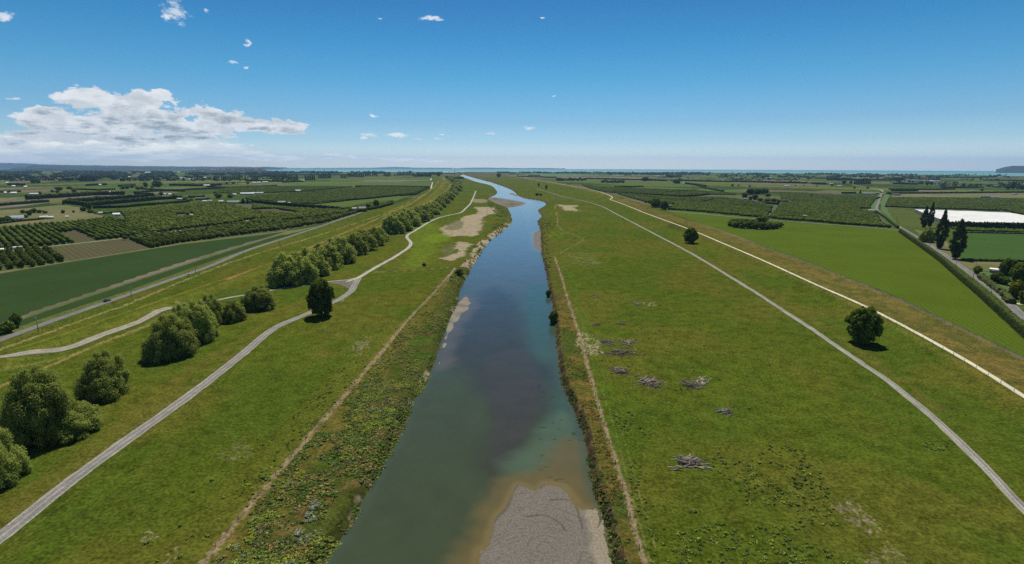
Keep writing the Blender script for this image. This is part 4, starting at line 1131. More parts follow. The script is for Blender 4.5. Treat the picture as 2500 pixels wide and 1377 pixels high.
# --- lone trees
plant('broadleaf_tree', 'round', 787, 771, 62, 88, 'dense dark tree standing beside the grey gravel track near its bend', 'tree', var=0)
plant('broadleaf_tree', 'round', 1685, 593, 34, 36, 'round dark tree beside the pale limestone path, farther of the two', 'tree', var=1)
plant('broadleaf_tree', 'round', 2103, 836, 74, 86, 'dark round tree between the two right hand tracks, nearer of the two', 'tree', var=2)
plant('broadleaf_tree', 'small', 20, 812, 34, 28, 'dark bushy shrub beside the road at the left edge', 'tree', var=0)
plant('broadleaf_tree', 'small', 42, 800, 24, 36, 'small brownish tree beside the road behind the dark shrub', 'tree', var=1)
plant('leaning_tree', 'small', 1333.5, 462, 7, 12, 'thin leaning dark tree beside the far end of the right track', 'tree', var=2)
plant('thin_tree', 'small', 1315, 455, 6, 9, 'thin pale tree left of the leaning tree', 'tree', var=3)
plant('round_bush', 'small', 1311, 477.5, 11, 7, 'left one of two dark bushes near the far river bank', 'bush')
plant('round_bush', 'small', 1320, 478, 9, 6, 'right one of two dark bushes near the far river bank', 'bush')
plant('broadleaf_tree', 'small', 1218, 433, 13, 12, 'dark square tree beside the far reach of the river', 'tree')
plant('broadleaf_tree', 'small', 1071, 430, 14, 12, 'big round tree at the far end of the left stop bank', 'tree')
plant('round_bush', 'shrub', 1036, 649, 14, 9, 'small bright round bush in the pasture left of the river', 'bush')
plant('river_bush', 'small', 1351, 779, 26, 24, 'dark bush hanging over the right river bank', 'bush')
plant('river_bush', 'small', 1339, 716, 14, 10, 'small dark bush on a broken piece of the right bank', 'bush')
plant('river_bush', 'shrub', 1122, 672, 22, 18, 'dense dark bush on the left bank just below the fence corner', 'bush')
plant('dead_tree', 'small', 919, 508, 16, 22, 'thin dead looking brown tree by the left farmhouse hedge', 'tree')
# --- Lombardy poplars and the willow by the right road
plant('poplar', 'poplar', 2255, 556, 17.2, 52, 'left poplar of the farthest joined pair beside the white canopy', 'poplar', 'poplars beside the right road', var=0)
plant('poplar', 'poplar', 2269, 556, 13.9, 62, 'right poplar of the farthest joined pair, the thin tall one', 'poplar', 'poplars beside the right road', var=1)
plant('poplar', 'poplar', 2293, 607, 25.4, 96, 'middle tall poplar narrowing to a stalk at its foot', 'poplar', 'poplars beside the right road', var=2)
plant('poplar', 'poplar', 2332, 632, 32.8, 96, 'nearest and widest poplar beside the right road', 'poplar', 'poplars beside the right road', var=0)
plant('willow', 'willow_mid', 2262, 591, 32, 39, 'rounded willow at the foot of the far pair of poplars', 'willow', var=1)
# --- garden trees at the right edge
for (x, y, w, h, k_, lab) in [(2386, 668, 21, 19, 'small', 'round dark bush on its own left of the white roof'), (2433, 690, 30, 24, 'round', 'rounded dark tree below the white roof at the right edge'), (2462, 672, 38, 40, 'round', 'tall dark tree right of the white roof'),
                             (2452, 695, 26, 22, 'small', 'low dark tree behind the golden tree'), (2492, 690, 46, 46, 'round', 'largest dark garden tree at the right edge'), (2478, 727, 36, 42, 'yellow', 'bright golden tree in the garden at the right edge'), (2498, 742, 24, 36, 'small', 'dark tree beside the blue grey house')]:
    plant('garden_tree', k_, x, y, w, h, lab, 'tree', 'garden trees at the right edge')
# --- the copse standing in the bright field
cop = [(1784, 552, 16, 15), (1797, 555, 19, 18), (1812, 557, 20, 20), (1828, 558, 20, 20), (1844, 559, 20, 20), (1860, 560, 20, 20), (1876, 559, 20, 19), (1892, 558, 19, 18), (1903, 555, 13, 14), (1790, 546, 16, 13), (1806, 545, 18, 14), (1824, 546, 18, 14), (1840, 548, 18, 14), (1884, 552, 18, 12), (1898, 550, 14, 10), (1858, 546, 24, 22), (1866, 540, 16, 16)]
for i, (x, y, w, h) in enumerate(cop):
    plant('copse_tree', 'small', x, y, w * 1.4, h * .92, 'dark rounded tree of the oval copse in the bright green field', 'tree', 'trees of the oval copse in the field')
# --- other trees one can tell apart in the farmland (x, y, w, h, kind)
mid_trees = {
 'trees around the far farm beside the right orchards': [(1600, 506, 26, 22, 'round'), (1621, 512, 22, 22, 'round'), (1586, 497, 10, 9, 'small'), (1576, 495, 9, 7, 'small'), (1612, 503, 12, 10, 'small'), (1643, 502, 9, 9, 'small'), (1632, 500, 10, 8, 'small'), (1650, 504, 8, 5, 'small')],
 'trees of the farmstead between the right orchards': [(1818, 483, 17, 14, 'small'), (1832, 475, 20, 15, 'round'), (1850, 474, 22, 14, 'round'), (1866, 473, 20, 13, 'round'), (1843, 488, 16, 14, 'small'), (1832, 488, 12, 10, 'small'), (1856, 491, 15, 9, 'shrub'), (1872, 492, 18, 10, 'shrub'), (1890, 492, 20, 9, 'shrub'), (1902, 494, 12, 8, 'shrub'), (1875, 480, 14, 9, 'small')],
 'trees around the left farm in the dry paddock': [(56, 521, 12, 10, 'small'), (72, 526, 14, 14, 'small'), (84, 520, 14, 12, 'small'), (96, 520, 14, 9, 'small'), (110, 521, 13, 7, 'small'), (64, 532, 11, 8, 'yellow'), (20, 540, 16, 14, 'small'), (6, 545, 16, 16, 'small'), (30, 543, 14, 10, 'small'), (154, 521, 10, 9, 'small'), (180, 519, 7, 6, 'small'), (204, 516, 16, 12, 'small'), (216, 511, 16, 17, 'round'), (221, 520, 16, 9, 'shrub'), (232, 522, 7, 6, 'shrub')],
 'trees around the left farmhouses': [(155, 500, 6, 13, 'dark'), (458, 525, 14, 9, 'yellow'), (484, 526, 6, 6, 'small'), (394, 477, 11, 9, 'yellow'), (385, 487, 6, 7, 'yellow'), (424, 482, 6, 9, 'small'), (435, 485, 14, 7, 'small'), (452, 489, 14, 9, 'small'), (468, 490, 9, 7, 'shrub'), (533, 484, 22, 14, 'small'), (563, 483, 18, 11, 'small'), (594, 497, 12, 13, 'dark'), (605, 497, 9, 13, 'dark'), (612, 496, 7, 6, 'small'), (671, 499, 9, 9, 'yellow'), (652, 496, 6, 5, 'small'), (509, 488, 8, 6, 'small'), (899, 509, 12, 11, 'round'), (891, 517, 16, 9, 'small'), (872, 516, 10, 7, 'small'), (850, 513, 16, 8, 'small'), (896, 515, 8, 5, 'small')],
 'trees in the middle distance on the left': [(356, 457, 12, 14, 'small'), (384, 457, 22, 16, 'round'), (372, 459, 10, 6, 'small'), (76, 461, 0, 0, ''), (138, 463, 9, 7, 'small'), (145, 465, 14, 9, 'round'), (170, 462, 12, 7, 'round'), (128, 470, 10, 7, 'small'), (140, 471, 10, 7, 'small'), (98, 475, 9, 8, 'small'), (181, 469, 14, 9, 'small'), (235, 474, 14, 8, 'small'), (212, 475, 10, 8, 'small'), (245, 471, 6, 9, 'yellow'), (310, 461, 14, 10, 'small'), (322, 459, 14, 10, 'small'), (336, 463, 12, 8, 'small'), (346, 461, 10, 6, 'small'), (300, 462, 14, 9, 'small'), (460, 453, 16, 6, 'small'), (472, 452, 14, 5, 'small'), (554, 450, 8, 6, 'small'), (570, 449, 10, 6, 'small'), (605, 449, 9, 7, 'small'), (622, 438, 8, 4, 'small')],
 'dark block of trees standing alone on the left': [(78, 447, 7, 11, 'small'), (84, 448, 8, 12, 'small'), (91, 448, 8, 11, 'small'), (96, 447, 7, 10, 'small')],
 'trees in the middle distance on the right': [(1652, 448, 20, 10, 'round'), (1660, 443, 12, 9, 'small'), (1575, 442, 18, 10, 'round'), (1588, 441, 8, 6, 'small'), (1360, 438, 5, 5, 'small'), (1640, 442, 8, 3, 'small'), (2060, 449, 12, 10, 'small'), (2077, 449, 8, 8, 'small'), (2100, 472, 5, 9, 'dark'), (2086, 461, 6, 5, 'small'), (2118, 461, 7, 5, 'small'), (1788, 455, 8, 6, 'small'), (1803, 454, 6, 4, 'small'), (1830, 457, 6, 5, 'small'), (1930, 445, 7, 5, 'small'), (1942, 454, 4, 3, 'small'), (1962, 454, 4, 3, 'small'), (1994, 455, 4, 3, 'small'), (2031, 455, 6, 7, 'small'), (1708, 454, 10, 5, 'small'), (2248, 448, 8, 6, 'small'), (2263, 452, 9, 8, 'small'), (2274, 451, 9, 9, 'small'), (2222, 444, 5, 4, 'small'), (2472, 461, 12, 19, 'poplar'), (2460, 462, 12, 12, 'small'), (2486, 460, 8, 16, 'poplar'), (2495, 463, 14, 14, 'small'), (2450, 457, 8, 6, 'small'), (2484, 462, 8, 8, 'yellow'), (2397, 466, 8, 6, 'small'), (2152, 471, 6, 4, 'small'), (2166, 473, 8, 4, 'small'), (2196, 477, 6, 4, 'small'), (2480, 474, 10, 5, 'shrub')],
}
lab_of = {'trees around the far farm beside the right orchards': 'dark tree in the clump where the farm lane meets the right stop bank', 'trees of the farmstead between the right orchards': 'tree in the clump around the farmstead between the right hand orchards',
          'trees around the left farm in the dry paddock': 'tree near the white farmhouse and dry paddock on the left', 'trees around the left farmhouses': 'garden tree beside the white farm buildings in the left orchards',
          'trees in the middle distance on the left': 'dark tree among the distant fields on the left', 'dark block of trees standing alone on the left': 'dark tree in the square block standing alone in the far left fields', 'trees in the middle distance on the right': 'dark tree among the distant fields on the right'}
for grp, lst in mid_trees.items():
    for (x, y, w, h, k_) in lst:
        if k_: plant('farm_tree', k_, x, y, w, h, lab_of[grp], 'tree', grp, single=True)
# rounded scrub willows in the far right fields
for (x0, x1, y) in ((1362, 1437, 441.5), (1472, 1526, 446.5)):
    for i in range(int((x1 - x0) / 6)):
        x = x0 + 6 * i + random.uniform(-1, 1)
        plant('farm_tree', 'shrub', x, y + random.uniform(-2, .5) * (1 if i % 2 else .3), 11, random.uniform(6, 9), 'rounded grey green tree in the low clumps beyond the right stop bank', 'tree', 'low rounded trees beyond the right stop bank', single=True)
# far rows of poplars (x0, x1, base y, height, spacing)
pops = [(689, 696, 437, 10, 3.2), (701, 716, 441, 15, 4.0), (717, 730, 441, 15, 3.4), (746, 772, 441, 15, 4.4), (779, 809, 436, 12.5, 4.0), (833, 848, 435, 10, 4.0), (850, 888, 433, 13, 4.2), (893, 906, 431, 12, 3.6), (910, 924, 430, 11.5, 3.6), (938, 955, 431, 11.5, 3.6), (964, 965, 430.5, 8, 3), (971, 982, 428.5, 10, 3.4), (985, 1006, 428.5, 10.5, 3.6),
        (0, 28, 438, 10, 5.5), (195, 232, 443, 14, 4.6), (154, 178, 442, 10, 4.6), (119, 134, 441, 8.5, 4.5), (295, 303, 443, 10, 4), (318, 321, 443, 9, 4), (342, 352, 442, 10.5, 4), (376, 378, 442, 11, 4), (408, 410, 442, 11, 4), (450, 452, 442, 11, 4), (522, 532, 440.5, 9, 4), (542, 590, 439.5, 11, 4.4), (599, 600, 438, 10, 4), (2086, 2124, 450, 14, 4.2), (2180, 2206, 441, 9, 4.4)]
for (x0, x1, y, h, sp_) in pops:
    x = x0
    while x <= x1:
        plant('poplar', 'popfar', x, y + random.uniform(-.4, .4), sp_ * 1.05, h * random.uniform(.82, 1.08), 'far poplar in the broken rows of poplars along the distant fields', 'poplar', 'distant rows of poplars')
        x += sp_
for (x0, x1, y, h, w) in ((1010, 1054, 431, 7.5, 8), (1048, 1078, 426, 7, 8), (1104, 1131, 436.5, 6, 8), (1090, 1094, 436, 8, 5), (1020, 1040, 428, 8, 8)):
    x = x0
    while x <= x1:
        plant('farm_tree', 'small', x, y + random.uniform(-.5, .5), w * 1.2, h * random.uniform(.85, 1.15), 'dark rounded tree in the far clumps left of the river mouth', 'tree', 'far clumps left of the river mouth', single=True); x += w * .62


# ------------------------------------------------------------------ merged masses (only for what passes 300 of a kind or nobody could count)
def blobs(name, P_, w, h, tint, seed, sub=1, rough=.22, mat=None, parent=None, elong=None, ang=0., **k):
    """one mesh of small rounded leafy heaps; P_ (n,3) feet, w,h (n), tint (n,3)"""
    rng = np.random.default_rng(seed); iv, it = ico(sub) if sub > 1 else ICO1
    n = len(P_); m = len(iv)
    jit = 1 + rough * rng.normal(size=(n, m, 1)); V = iv[None] * jit
    el = 1.0 if elong is None else elong
    ca, sa = math.cos(ang), math.sin(ang)
    X = V[..., 0] * el * (w / 2)[:, None]; Y = V[..., 1] * (w / 2)[:, None]
    V = np.stack([X * ca - Y * sa, X * sa + Y * ca, (V[..., 2] * .5 + .5) * h[:, None]], -1) + P_[:, None, :]
    T = (it[None] + (np.arange(n) * m)[:, None, None]).reshape(-1, 3)
    tt_ = (tint[:, None, :] * (.8 + .4 * rng.random((n, m, 1)))).reshape(-1, 3)
    return obj(name, new_mesh(name, V.reshape(-1, 3), T, tt_, [mat or m_tint]), parent, **k)


def clumps(name, P_, w, h, tint, per, csize, seed, **k):
    """leafy clumps made of loose leaf faces, for the near ground"""
    rng = np.random.default_rng(seed); n = len(P_); q = n * per
    u = rng.normal(size=(q, 3)); u /= np.linalg.norm(u, axis=1)[:, None]; u[:, 2] = np.abs(u[:, 2])
    kk = np.repeat(np.arange(n), per)
    r = np.stack([w[kk] / 2, w[kk] / 2, h[kk]], 1)
    pos = P_[kk] + u * r * rng.uniform(.45, 1.1, q)[:, None] * (1 + .25 * rng.normal(size=(q, 1)))
    pos[:, 2] = np.maximum(pos[:, 2], P_[kk, 2] + .02)
    N_ = u + rng.normal(size=u.shape) * .5 + np.array([0, 0, .5])
    V, Q = cards(pos, N_, 1.0, .7, rng); V = V.reshape(q, 4, 3); c_ = V.mean(1, keepdims=True); V = (c_ + (V - c_) * (csize[kk] if hasattr(csize, '__len__') else csize * np.ones(q))[:, None, None]).reshape(-1, 3)
    tt_ = np.repeat(tint[kk] * rng.uniform(.75, 1.25, (q, 1)), 4, 0)
    iv, it = ICO1; m = len(iv)
    C2 = iv[None] * (1 + .2 * rng.normal(size=(n, m, 1))) * np.stack([w / 2, w / 2, h], 1)[:, None] * .72; C2[..., 2] = np.abs(C2[..., 2]); C2 = C2 + P_[:, None]
    V = np.concatenate([V, C2.reshape(-1, 3)]); T = (it[None] + (np.arange(n) * m)[:, None, None]).reshape(-1, 3) + 4 * q
    tt_ = np.concatenate([tt_, np.repeat(tint * .9, m, 0)])
    return obj(name, new_mesh(name, V, [Q, T], tt_, [m_tint]), None, **k)


def rows_in(pts, ang, rowsp, tsp, rng, jit=.12, inset=0.):
    L = AT(pts); ca, sa = math.cos(ang), math.sin(ang)
    U = L[:, 0] * ca + L[:, 1] * sa; V = -L[:, 0] * sa + L[:, 1] * ca
    u = np.arange(U.min(), U.max(), tsp); v = np.arange(V.min(), V.max(), rowsp)
    u, v = np.meshgrid(u, v); u = u.ravel() + rng.normal(size=u.size) * tsp * jit; v = v.ravel() + rng.normal(size=v.size) * rowsp * jit * .4
    x = u * ca - v * sa; y = u * sa + v * ca
    k_ = inside(x, y, L) & (rng.random(x.size) > .02); return x[k_], y[k_]


def excl(x, y, polys):
    k_ = np.ones(len(x), bool)
    for p in polys: k_ &= ~inside(x, y, AT(p))
    return x[k_], y[k_]


# orchards: the nearest trees are trees of their own, the rest of each planting is one mass
tg1 = np.array([.086, .120, .020]); tg2 = np.array([.108, .138, .026]); tg3 = np.array([.080, .108, .024])
orch = [  # polygon, row angle, row spacing, tree spacing, width, height, tint
 ([(-150, 650), (0, 620), (118, 606), (170, 636), (90, 651), (0, 661), (-150, 688)], ROWA, 6.5, 4.2, 4.6, 5.0, tg1),
 ([(-150, 588), (0, 560), (200, 543), (270, 534), (320, 552), (376, 572), (300, 581), (240, 586), (187, 562), (146, 570), (177, 594), (120, 600), (0, 613), (-150, 636)], ROWA, 6.0, 4.2, 4.6, 5.0, tg1),
 ([(300, 584), (368, 573), (402, 575), (600, 547), (628, 549), (730, 541), (840, 524), (872, 518), (868, 522), (790, 545), (700, 560), (640, 567), (448, 592), (376, 606)], ROWA, 5.6, 4.2, 4.8, 5.0, tg3),
 ([(272, 533), (310, 540), (300, 522), (330, 517), (420, 505), (500, 498), (560, 500), (610, 514), (640, 520), (720, 525), (726, 519), (668, 510), (616, 512), (620, 500), (640, 508), (740, 511), (860, 516), (838, 522), (640, 546), (588, 543), (450, 560), (368, 570), (330, 556)], ROWA, 5.0, 4.6, 5.0, 4.6, tg2),
]
rng = np.random.default_rng(5)
allx, ally, allw, allh, allt, alld = [], [], [], [], [], []
for (pg, an, rs, ts, w, h, tn) in orch:
    x, y = rows_in(pg, an, rs, ts, rng)
    for ln in ([(-80, 626), (0, 615), (120, 602), (220, 591.5), (300, 582.5)], [(366, 571.5), (450, 562), (540, 551), (588, 544.5), (602, 539), (640, 536)]):
        kp = seg_dist(x, y, AT(ln), 30., signed=True); kp = (kp > 12) | (kp < -4); x, y = x[kp], y[kp]
    x, y = excl(x, y, [[(428, 524), (470, 521), (478, 529), (430, 534)]])
    allx.append(x); ally.append(y); n = len(x); allw.append(np.full(n, w) * rng.uniform(.85, 1.15, n)); allh.append(np.full(n, h) * rng.uniform(.85, 1.15, n)); allt.append(np.tile(tn, (n, 1)) * rng.uniform(.85, 1.15, (n, 1)))
x, y, w, h, t = [np.concatenate(a) for a in (allx, ally, allw, allh, allt)]
d = np.hypot(x, y); vis = (np.abs(x / y) < 1.06); od = np.argsort(np.where(vis, d, 1e9)); nearest = od[:290]; rest = np.setdiff1d(np.arange(len(x)), nearest)
for i in nearest:
    cm = KIND['orch'][random.randrange(4)][0]
    o = obj('orchard_tree', cm, loc=(x[i], y[i], drop(x[i], y[i]))); o.rotation_euler = (0, 0, random.uniform(0, 6.28)); o.scale = (w[i], w[i], h[i])
    tag(o, 'small round tree in the near rows of the left orchard beside the dark crop', 'fruit tree', 'nearest trees of the left orchard')
obj_P = lambda x, y: np.stack([x, y, drop(x, y) - .1], 1)
blobs('orchard_rows', obj_P(x[rest], y[rest]), w[rest], h[rest], t[rest], 3, label='rows of small fruit trees beyond the dark crop on the left', cat='orchard', kind='stuff')
# right hand and more distant plantings: long rows read as ribs
orch2 = [
 ([(1632, 512), (1700, 517), (1820, 528.5), (1872, 533), (1874, 528), (1820, 523), (1700, 512), (1650, 508)], ANG_R, 5.0, 4.0, 4.4, 4.6, tg1),
 ([(1882, 534), (1958, 541), (1960, 535), (1880, 529)], ANG_R, 5.0, 4.0, 4.4, 4.6, tg1),
 ([(1964, 541), (2080, 550), (2180, 558.5), (2150, 548), (2060, 541), (1964, 535.5)], ANG_R, 5.0, 4.0, 4.4, 4.6, tg1),
 ([(1636, 507), (1872, 527), (1884, 512), (1760, 500), (1600, 487), (1508, 474), (1570, 492), (1602, 500)], ANG_R, 5.4, 4.4, 5.0, 4.2, tg3),
 ([(1884, 527), (2000, 537), (2150, 549), (2134, 519), (2095, 513), (2100, 510), (2128, 510), (2060, 499), (1940, 493), (1905, 499), (1900, 510)], ANG_R, 5.4, 4.4, 5.0, 4.2, tg3),
 ([(1508, 473), (1600, 486), (1760, 499), (1882, 510), (1890, 498), (1820, 489), (1760, 483), (1660, 483), (1600, 479), (1480, 470), (1440, 461)], ANG_R, 7.0, 6.0, 5.6, 4.0, tg3),
 ([(1440, 460), (1480, 469), (1600, 477), (1655, 481), (1720, 476), (1800, 476), (1770, 471), (1700, 466), (1620, 463), (1500, 458), (1420, 452)], ANG_R, 8.0, 7.0, 6.2, 3.8, tg3),
 ([(1940, 492), (1990, 480), (2150, 483), (2134, 488), (2120, 510), (2060, 498)], ANG_R, 6.5, 6.0, 5.4, 3.8, tg3),
 ([(1890, 489), (1886, 470), (1960, 472), (1985, 474), (1970, 486), (1935, 492)], ANG_R, 6.5, 6.0, 5.4, 3.8, tg3),
 ([(2172, 484), (2372, 485), (2420, 500), (2440, 516), (2340, 512), (2236, 509), (2164, 506)], ANG_R, 6.2, 5.6, 5.2, 4.0, tg3),
 ([(2378, 485), (2620, 489), (2620, 532), (2482, 524), (2466, 518), (2446, 514), (2400, 492)], ANG_R, 6.2, 5.6, 5.2, 4.0, tg3),
 ([(2310, 557), (2500, 564), (2640, 568), (2640, 574), (2500, 569.5), (2350, 564)], ANG_R, 4.0, 3.0, 3.4, 3.0, tg1 * 1.2),
 ([(610, 489), (760, 500), (920, 483.5), (1008, 473), (1044, 457.5), (900, 456.5), (740, 470), (640, 478), (600, 484)], ANG_L, 7.0, 6.0, 5.6, 3.8, tg3),
 ([(600, 455), (860, 456.5), (740, 468), (600, 474), (520, 472), (540, 462)], ANG_L, 8.0, 7.0, 6.0, 3.8, tg3),
 ([(832, 512), (900, 497), (960, 491), (940, 502), (905, 508), (880, 514)], ANG_L, 6.0, 5.0, 5.0, 3.6, tg2),
 ([(330, 515), (500, 496), (590, 493), (600, 496), (500, 497), (380, 508)], ANG_L, 6.0, 5.0, 5.0, 3.6, tg2),
 ([(240, 524), (330, 510), (420, 500), (440, 503), (330, 516), (290, 520)], ANG_L, 6.0, 5.0, 5.0, 3.6, tg2),
]
xx, yy_, ww, hh_, tt2 = [], [], [], [], []
farm = [[(1800, 462), (1905, 466), (1912, 498), (1880, 500), (1800, 488)], [(1870, 496), (1912, 497), (1906, 503), (1868, 503)]]
for (pg, an, rs, ts, w0, h0, tn) in orch2:
    if pg[0][0] > 1200: rs, ts, w0 = rs * 1.45, ts * .72, w0 * .86
    x, y = rows_in(pg, an, rs, ts, rng, .05); x, y = excl(x, y, farm if pg[0][0] > 1200 else [])
    n = len(x); xx.append(x); yy_.append(y); ww.append(np.full(n, w0 * 1.15) * rng.uniform(.85, 1.15, n)); hh_.append(np.full(n, h0) * rng.uniform(.93, 1.07, n)); tt2.append(np.tile(tn, (n, 1)) * rng.uniform(.85, 1.15, (n, 1)))
x, y, w, h, t = [np.concatenate(a) for a in (xx, yy_, ww, hh_, tt2)]
print('ORCHARD2', len(x), 'ORCH1', len(rest))
fa = x / y < .1
blobs('orchard_rows', obj_P(x[fa], y[fa]), w[fa], h[fa], t[fa], 4, label='dark orchard blocks in the middle distance left of the willow belt', cat='orchard', kind='stuff', ang=ANG_L, elong=1.3, rough=.14)
blobs('orchard_rows', obj_P(x[~fa], y[~fa]), w[~fa], h[~fa], t[~fa], 5, label='dark orchard blocks behind the bright field on the right', cat='orchard', kind='stuff', ang=ANG_R, elong=1.5, rough=.12)

# ------------------------------------------------------------------ clipped shelter hedges
hedge_n = 0


def hedge(pts, wid, hgt, label, group='clipped shelter hedges between the fields', tint=(.040, .055, .018), rag=.12, px=True, name='hedge', top=1.25):
    global hedge_n; hedge_n += 1
    L = AT(pts); seg = np.hypot(*np.diff(L, axis=0).T); s = np.concatenate([[0], np.cumsum(seg)])
    D = np.hypot(*L.mean(0)); step = max(.8, D * .0011); q = np.linspace(0, s[-1], max(3, int(s[-1] / step)))
    L = np.stack([np.interp(q, s, L[:, 0]), np.interp(q, s, L[:, 1])], 1)
    T = np.gradient(L, axis=0); T /= np.linalg.norm(T, axis=1)[:, None]; N = np.stack([T[:, 1], -T[:, 0]], 1)
    pr = np.array([(-.5, 0), (-.56, .3), (-.52, .65), (-.46, .93), (-.2, 1.0), (.2, 1.0), (.46, .93), (.52, .65), (.56, .3), (.5, 0)])
    rg = np.random.default_rng(hedge_n); m = len(pr); n = len(L)
    j = rg.normal(size=(n, m, 2)) * rag; j[:, 0] *= .3; j[:, -1] *= .3
    U = (pr[None, :, 0] + j[..., 0] * .6) * wid; Zh = np.maximum(0, (pr[None, :, 1] + j[..., 1] * .5 * (pr[None, :, 1] > 0)) * hgt * (1 + .10 * rg.normal(size=(n, 1)) * (rag > .1)))
    X = L[:, 0, None] + N[:, 0, None] * U; Y = L[:, 1, None] + N[:, 1, None] * U; Z = drop(X, Y) - .1 + Zh
    i, jj_ = np.meshgrid(np.arange(n - 1), np.arange(m - 1), indexing='ij'); a = (i * m + jj_).ravel()
    Q = np.stack([a, a + 1, a + m + 1, a + m], 1)
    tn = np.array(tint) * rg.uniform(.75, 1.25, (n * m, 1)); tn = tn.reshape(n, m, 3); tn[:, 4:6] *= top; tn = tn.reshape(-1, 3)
    V = np.stack([X, Y, Z], -1).reshape(-1, 3); F_ = [Q, np.array([[0, 1, 2, 3], [0, 3, 6, 9], [3, 4, 5, 6], [6, 7, 8, 9]]), np.array([[3, 2, 1, 0], [9, 6, 3, 0], [6, 5, 4, 3], [9, 8, 7, 6]]) + (n - 1) * m]
    if D < 700:
        nc_ = int(s[-1] * hgt * 7); kk = rg.integers(0, n - 1, nc_); cc = rg.integers(0, m - 1, nc_); f_ = rg.random((nc_, 1)); g_ = rg.random((nc_, 1))
        Vg = V.reshape(n, m, 3); p = (Vg[kk, cc] * (1 - f_) + Vg[kk + 1, cc] * f_) * (1 - g_) + (Vg[kk, cc + 1] * (1 - f_) + Vg[kk + 1, cc + 1] * f_) * g_
        nrm = np.stack([N[kk, 0] * np.sign(pr[cc, 0] + .01), N[kk, 1] * np.sign(pr[cc, 0] + .01), np.where((cc > 2) & (cc < 6), 1.5, .2)], 1) + rg.normal(size=(nc_, 3)) * .5
        cvv, cq = cards(p, nrm, .55, .7, rg); F_.append(cq + len(V)); V = np.concatenate([V, cvv])
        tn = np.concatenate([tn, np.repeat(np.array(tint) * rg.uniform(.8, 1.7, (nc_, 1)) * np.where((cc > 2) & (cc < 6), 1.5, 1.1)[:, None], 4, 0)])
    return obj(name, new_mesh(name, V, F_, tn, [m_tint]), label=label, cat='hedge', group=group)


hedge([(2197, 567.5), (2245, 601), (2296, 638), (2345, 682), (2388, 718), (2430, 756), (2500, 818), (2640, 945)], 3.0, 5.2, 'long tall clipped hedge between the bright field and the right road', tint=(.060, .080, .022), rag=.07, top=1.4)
hedge([(2140, 519), (2160, 532), (2192, 558)], 2.6, 4.2, 'shorter clipped hedge beside the orchard where the right road bends', tint=(.060, .080, .022), rag=.07, top=1.4)
hedge([(2312, 554.5), (2380, 556), (2452, 558)], 4, 7.5, 'dark tall hedge along the near side of the white canopy', rag=.16)
hedge([(2459, 558), (2560, 561), (2660, 563)], 4, 7.5, 'dark hedge at the right edge beside the white canopy, past the gap', rag=.16)
hedge([(2330, 568), (2500, 571.5), (2640, 574)], 2, 1.8, 'low shrubby hedge above the blue green crop on the right', tint=(.09, .10, .06), rag=.25)
hedge([(2350, 637), (2500, 640), (2640, 643)], 3, 2.2, 'low green hedge between the blue green crop and the dry paddock', tint=(.06, .085, .02), rag=.2)
hedge([(2392, 676), (2410, 690), (2432, 706), (2452, 722), (2468, 742)], 3.6, 2.6, 'shrubby border between the right road and the garden', tint=(.075, .10, .03), rag=.3)
hedge([(616, 494), (660, 499), (728, 505)], 4, 6, 'dark hedge left of the white shed in the left orchards', rag=.12)
hedge([(696, 502), (760, 508), (829, 513)], 4, 6.5, 'long dark hedge behind the left orchard, near the farmhouse', rag=.12)
hedge([(829, 513), (848, 515.5), (862, 517.5), (885, 518)], 5, 5, 'rounded dark hedge in front of the farmhouse by the road junction', rag=.2)
hedge([(900, 513), (925, 508), (945, 502.5), (958, 498.5)], 5, 4.5, 'uneven hedge running away from the thin dead tree', rag=.25)
hedge([(744, 499.5), (840, 491), (910, 485), (990, 476)], 4, 4.5, 'dark hedge along the upper edge of the pale green triangular field', rag=.15)
hedge([(978, 479), (1012, 476), (1030, 468), (1048, 459.5)], 4, 5, 'dark hedge turning the corner beside the left stop bank', rag=.12)
hedge([(868, 456.5), (960, 456.5), (1048, 458)], 6, 6, 'dark hedge along the far side of the big left orchard', rag=.1)
hedge([(0, 547), (40, 542), (108, 535.5)], 3, 3, 'dark hedge in front of the white farmhouse at the left edge', rag=.15)
hedge([(-80, 507), (0, 503), (118, 493.5)], 5, 6, 'dark hedge above the bare brown field on the left', rag=.12)
hedge([(66, 487.5), (150, 482.5), (230, 477), (305, 475.5)], 8, 10, 'long tall dark hedge below the farm with golden trees', rag=.14)
hedge([(160, 497), (205, 502), (212, 505.5)], 5, 8, 'dark hedge at the corner of the dry paddock', rag=.12)
hedge([(165, 496), (240, 490), (300, 486), (360, 482.5)], 6, 9, 'upper dark hedge of the two running right from the paddock corner', rag=.12)
hedge([(208, 504.5), (270, 498.5), (330, 493.5), (380, 489)], 6, 9, 'lower dark hedge of the two running right from the paddock corner', rag=.12)
hedge([(380, 488.5), (415, 486.5), (445, 486)], 6, 8, 'dark hedge in front of the farm buildings with golden trees', rag=.15)
hedge([(330, 474.5), (350, 476.5), (374, 478.5)], 6, 8, 'short dark hedge left of the golden tree', rag=.12)
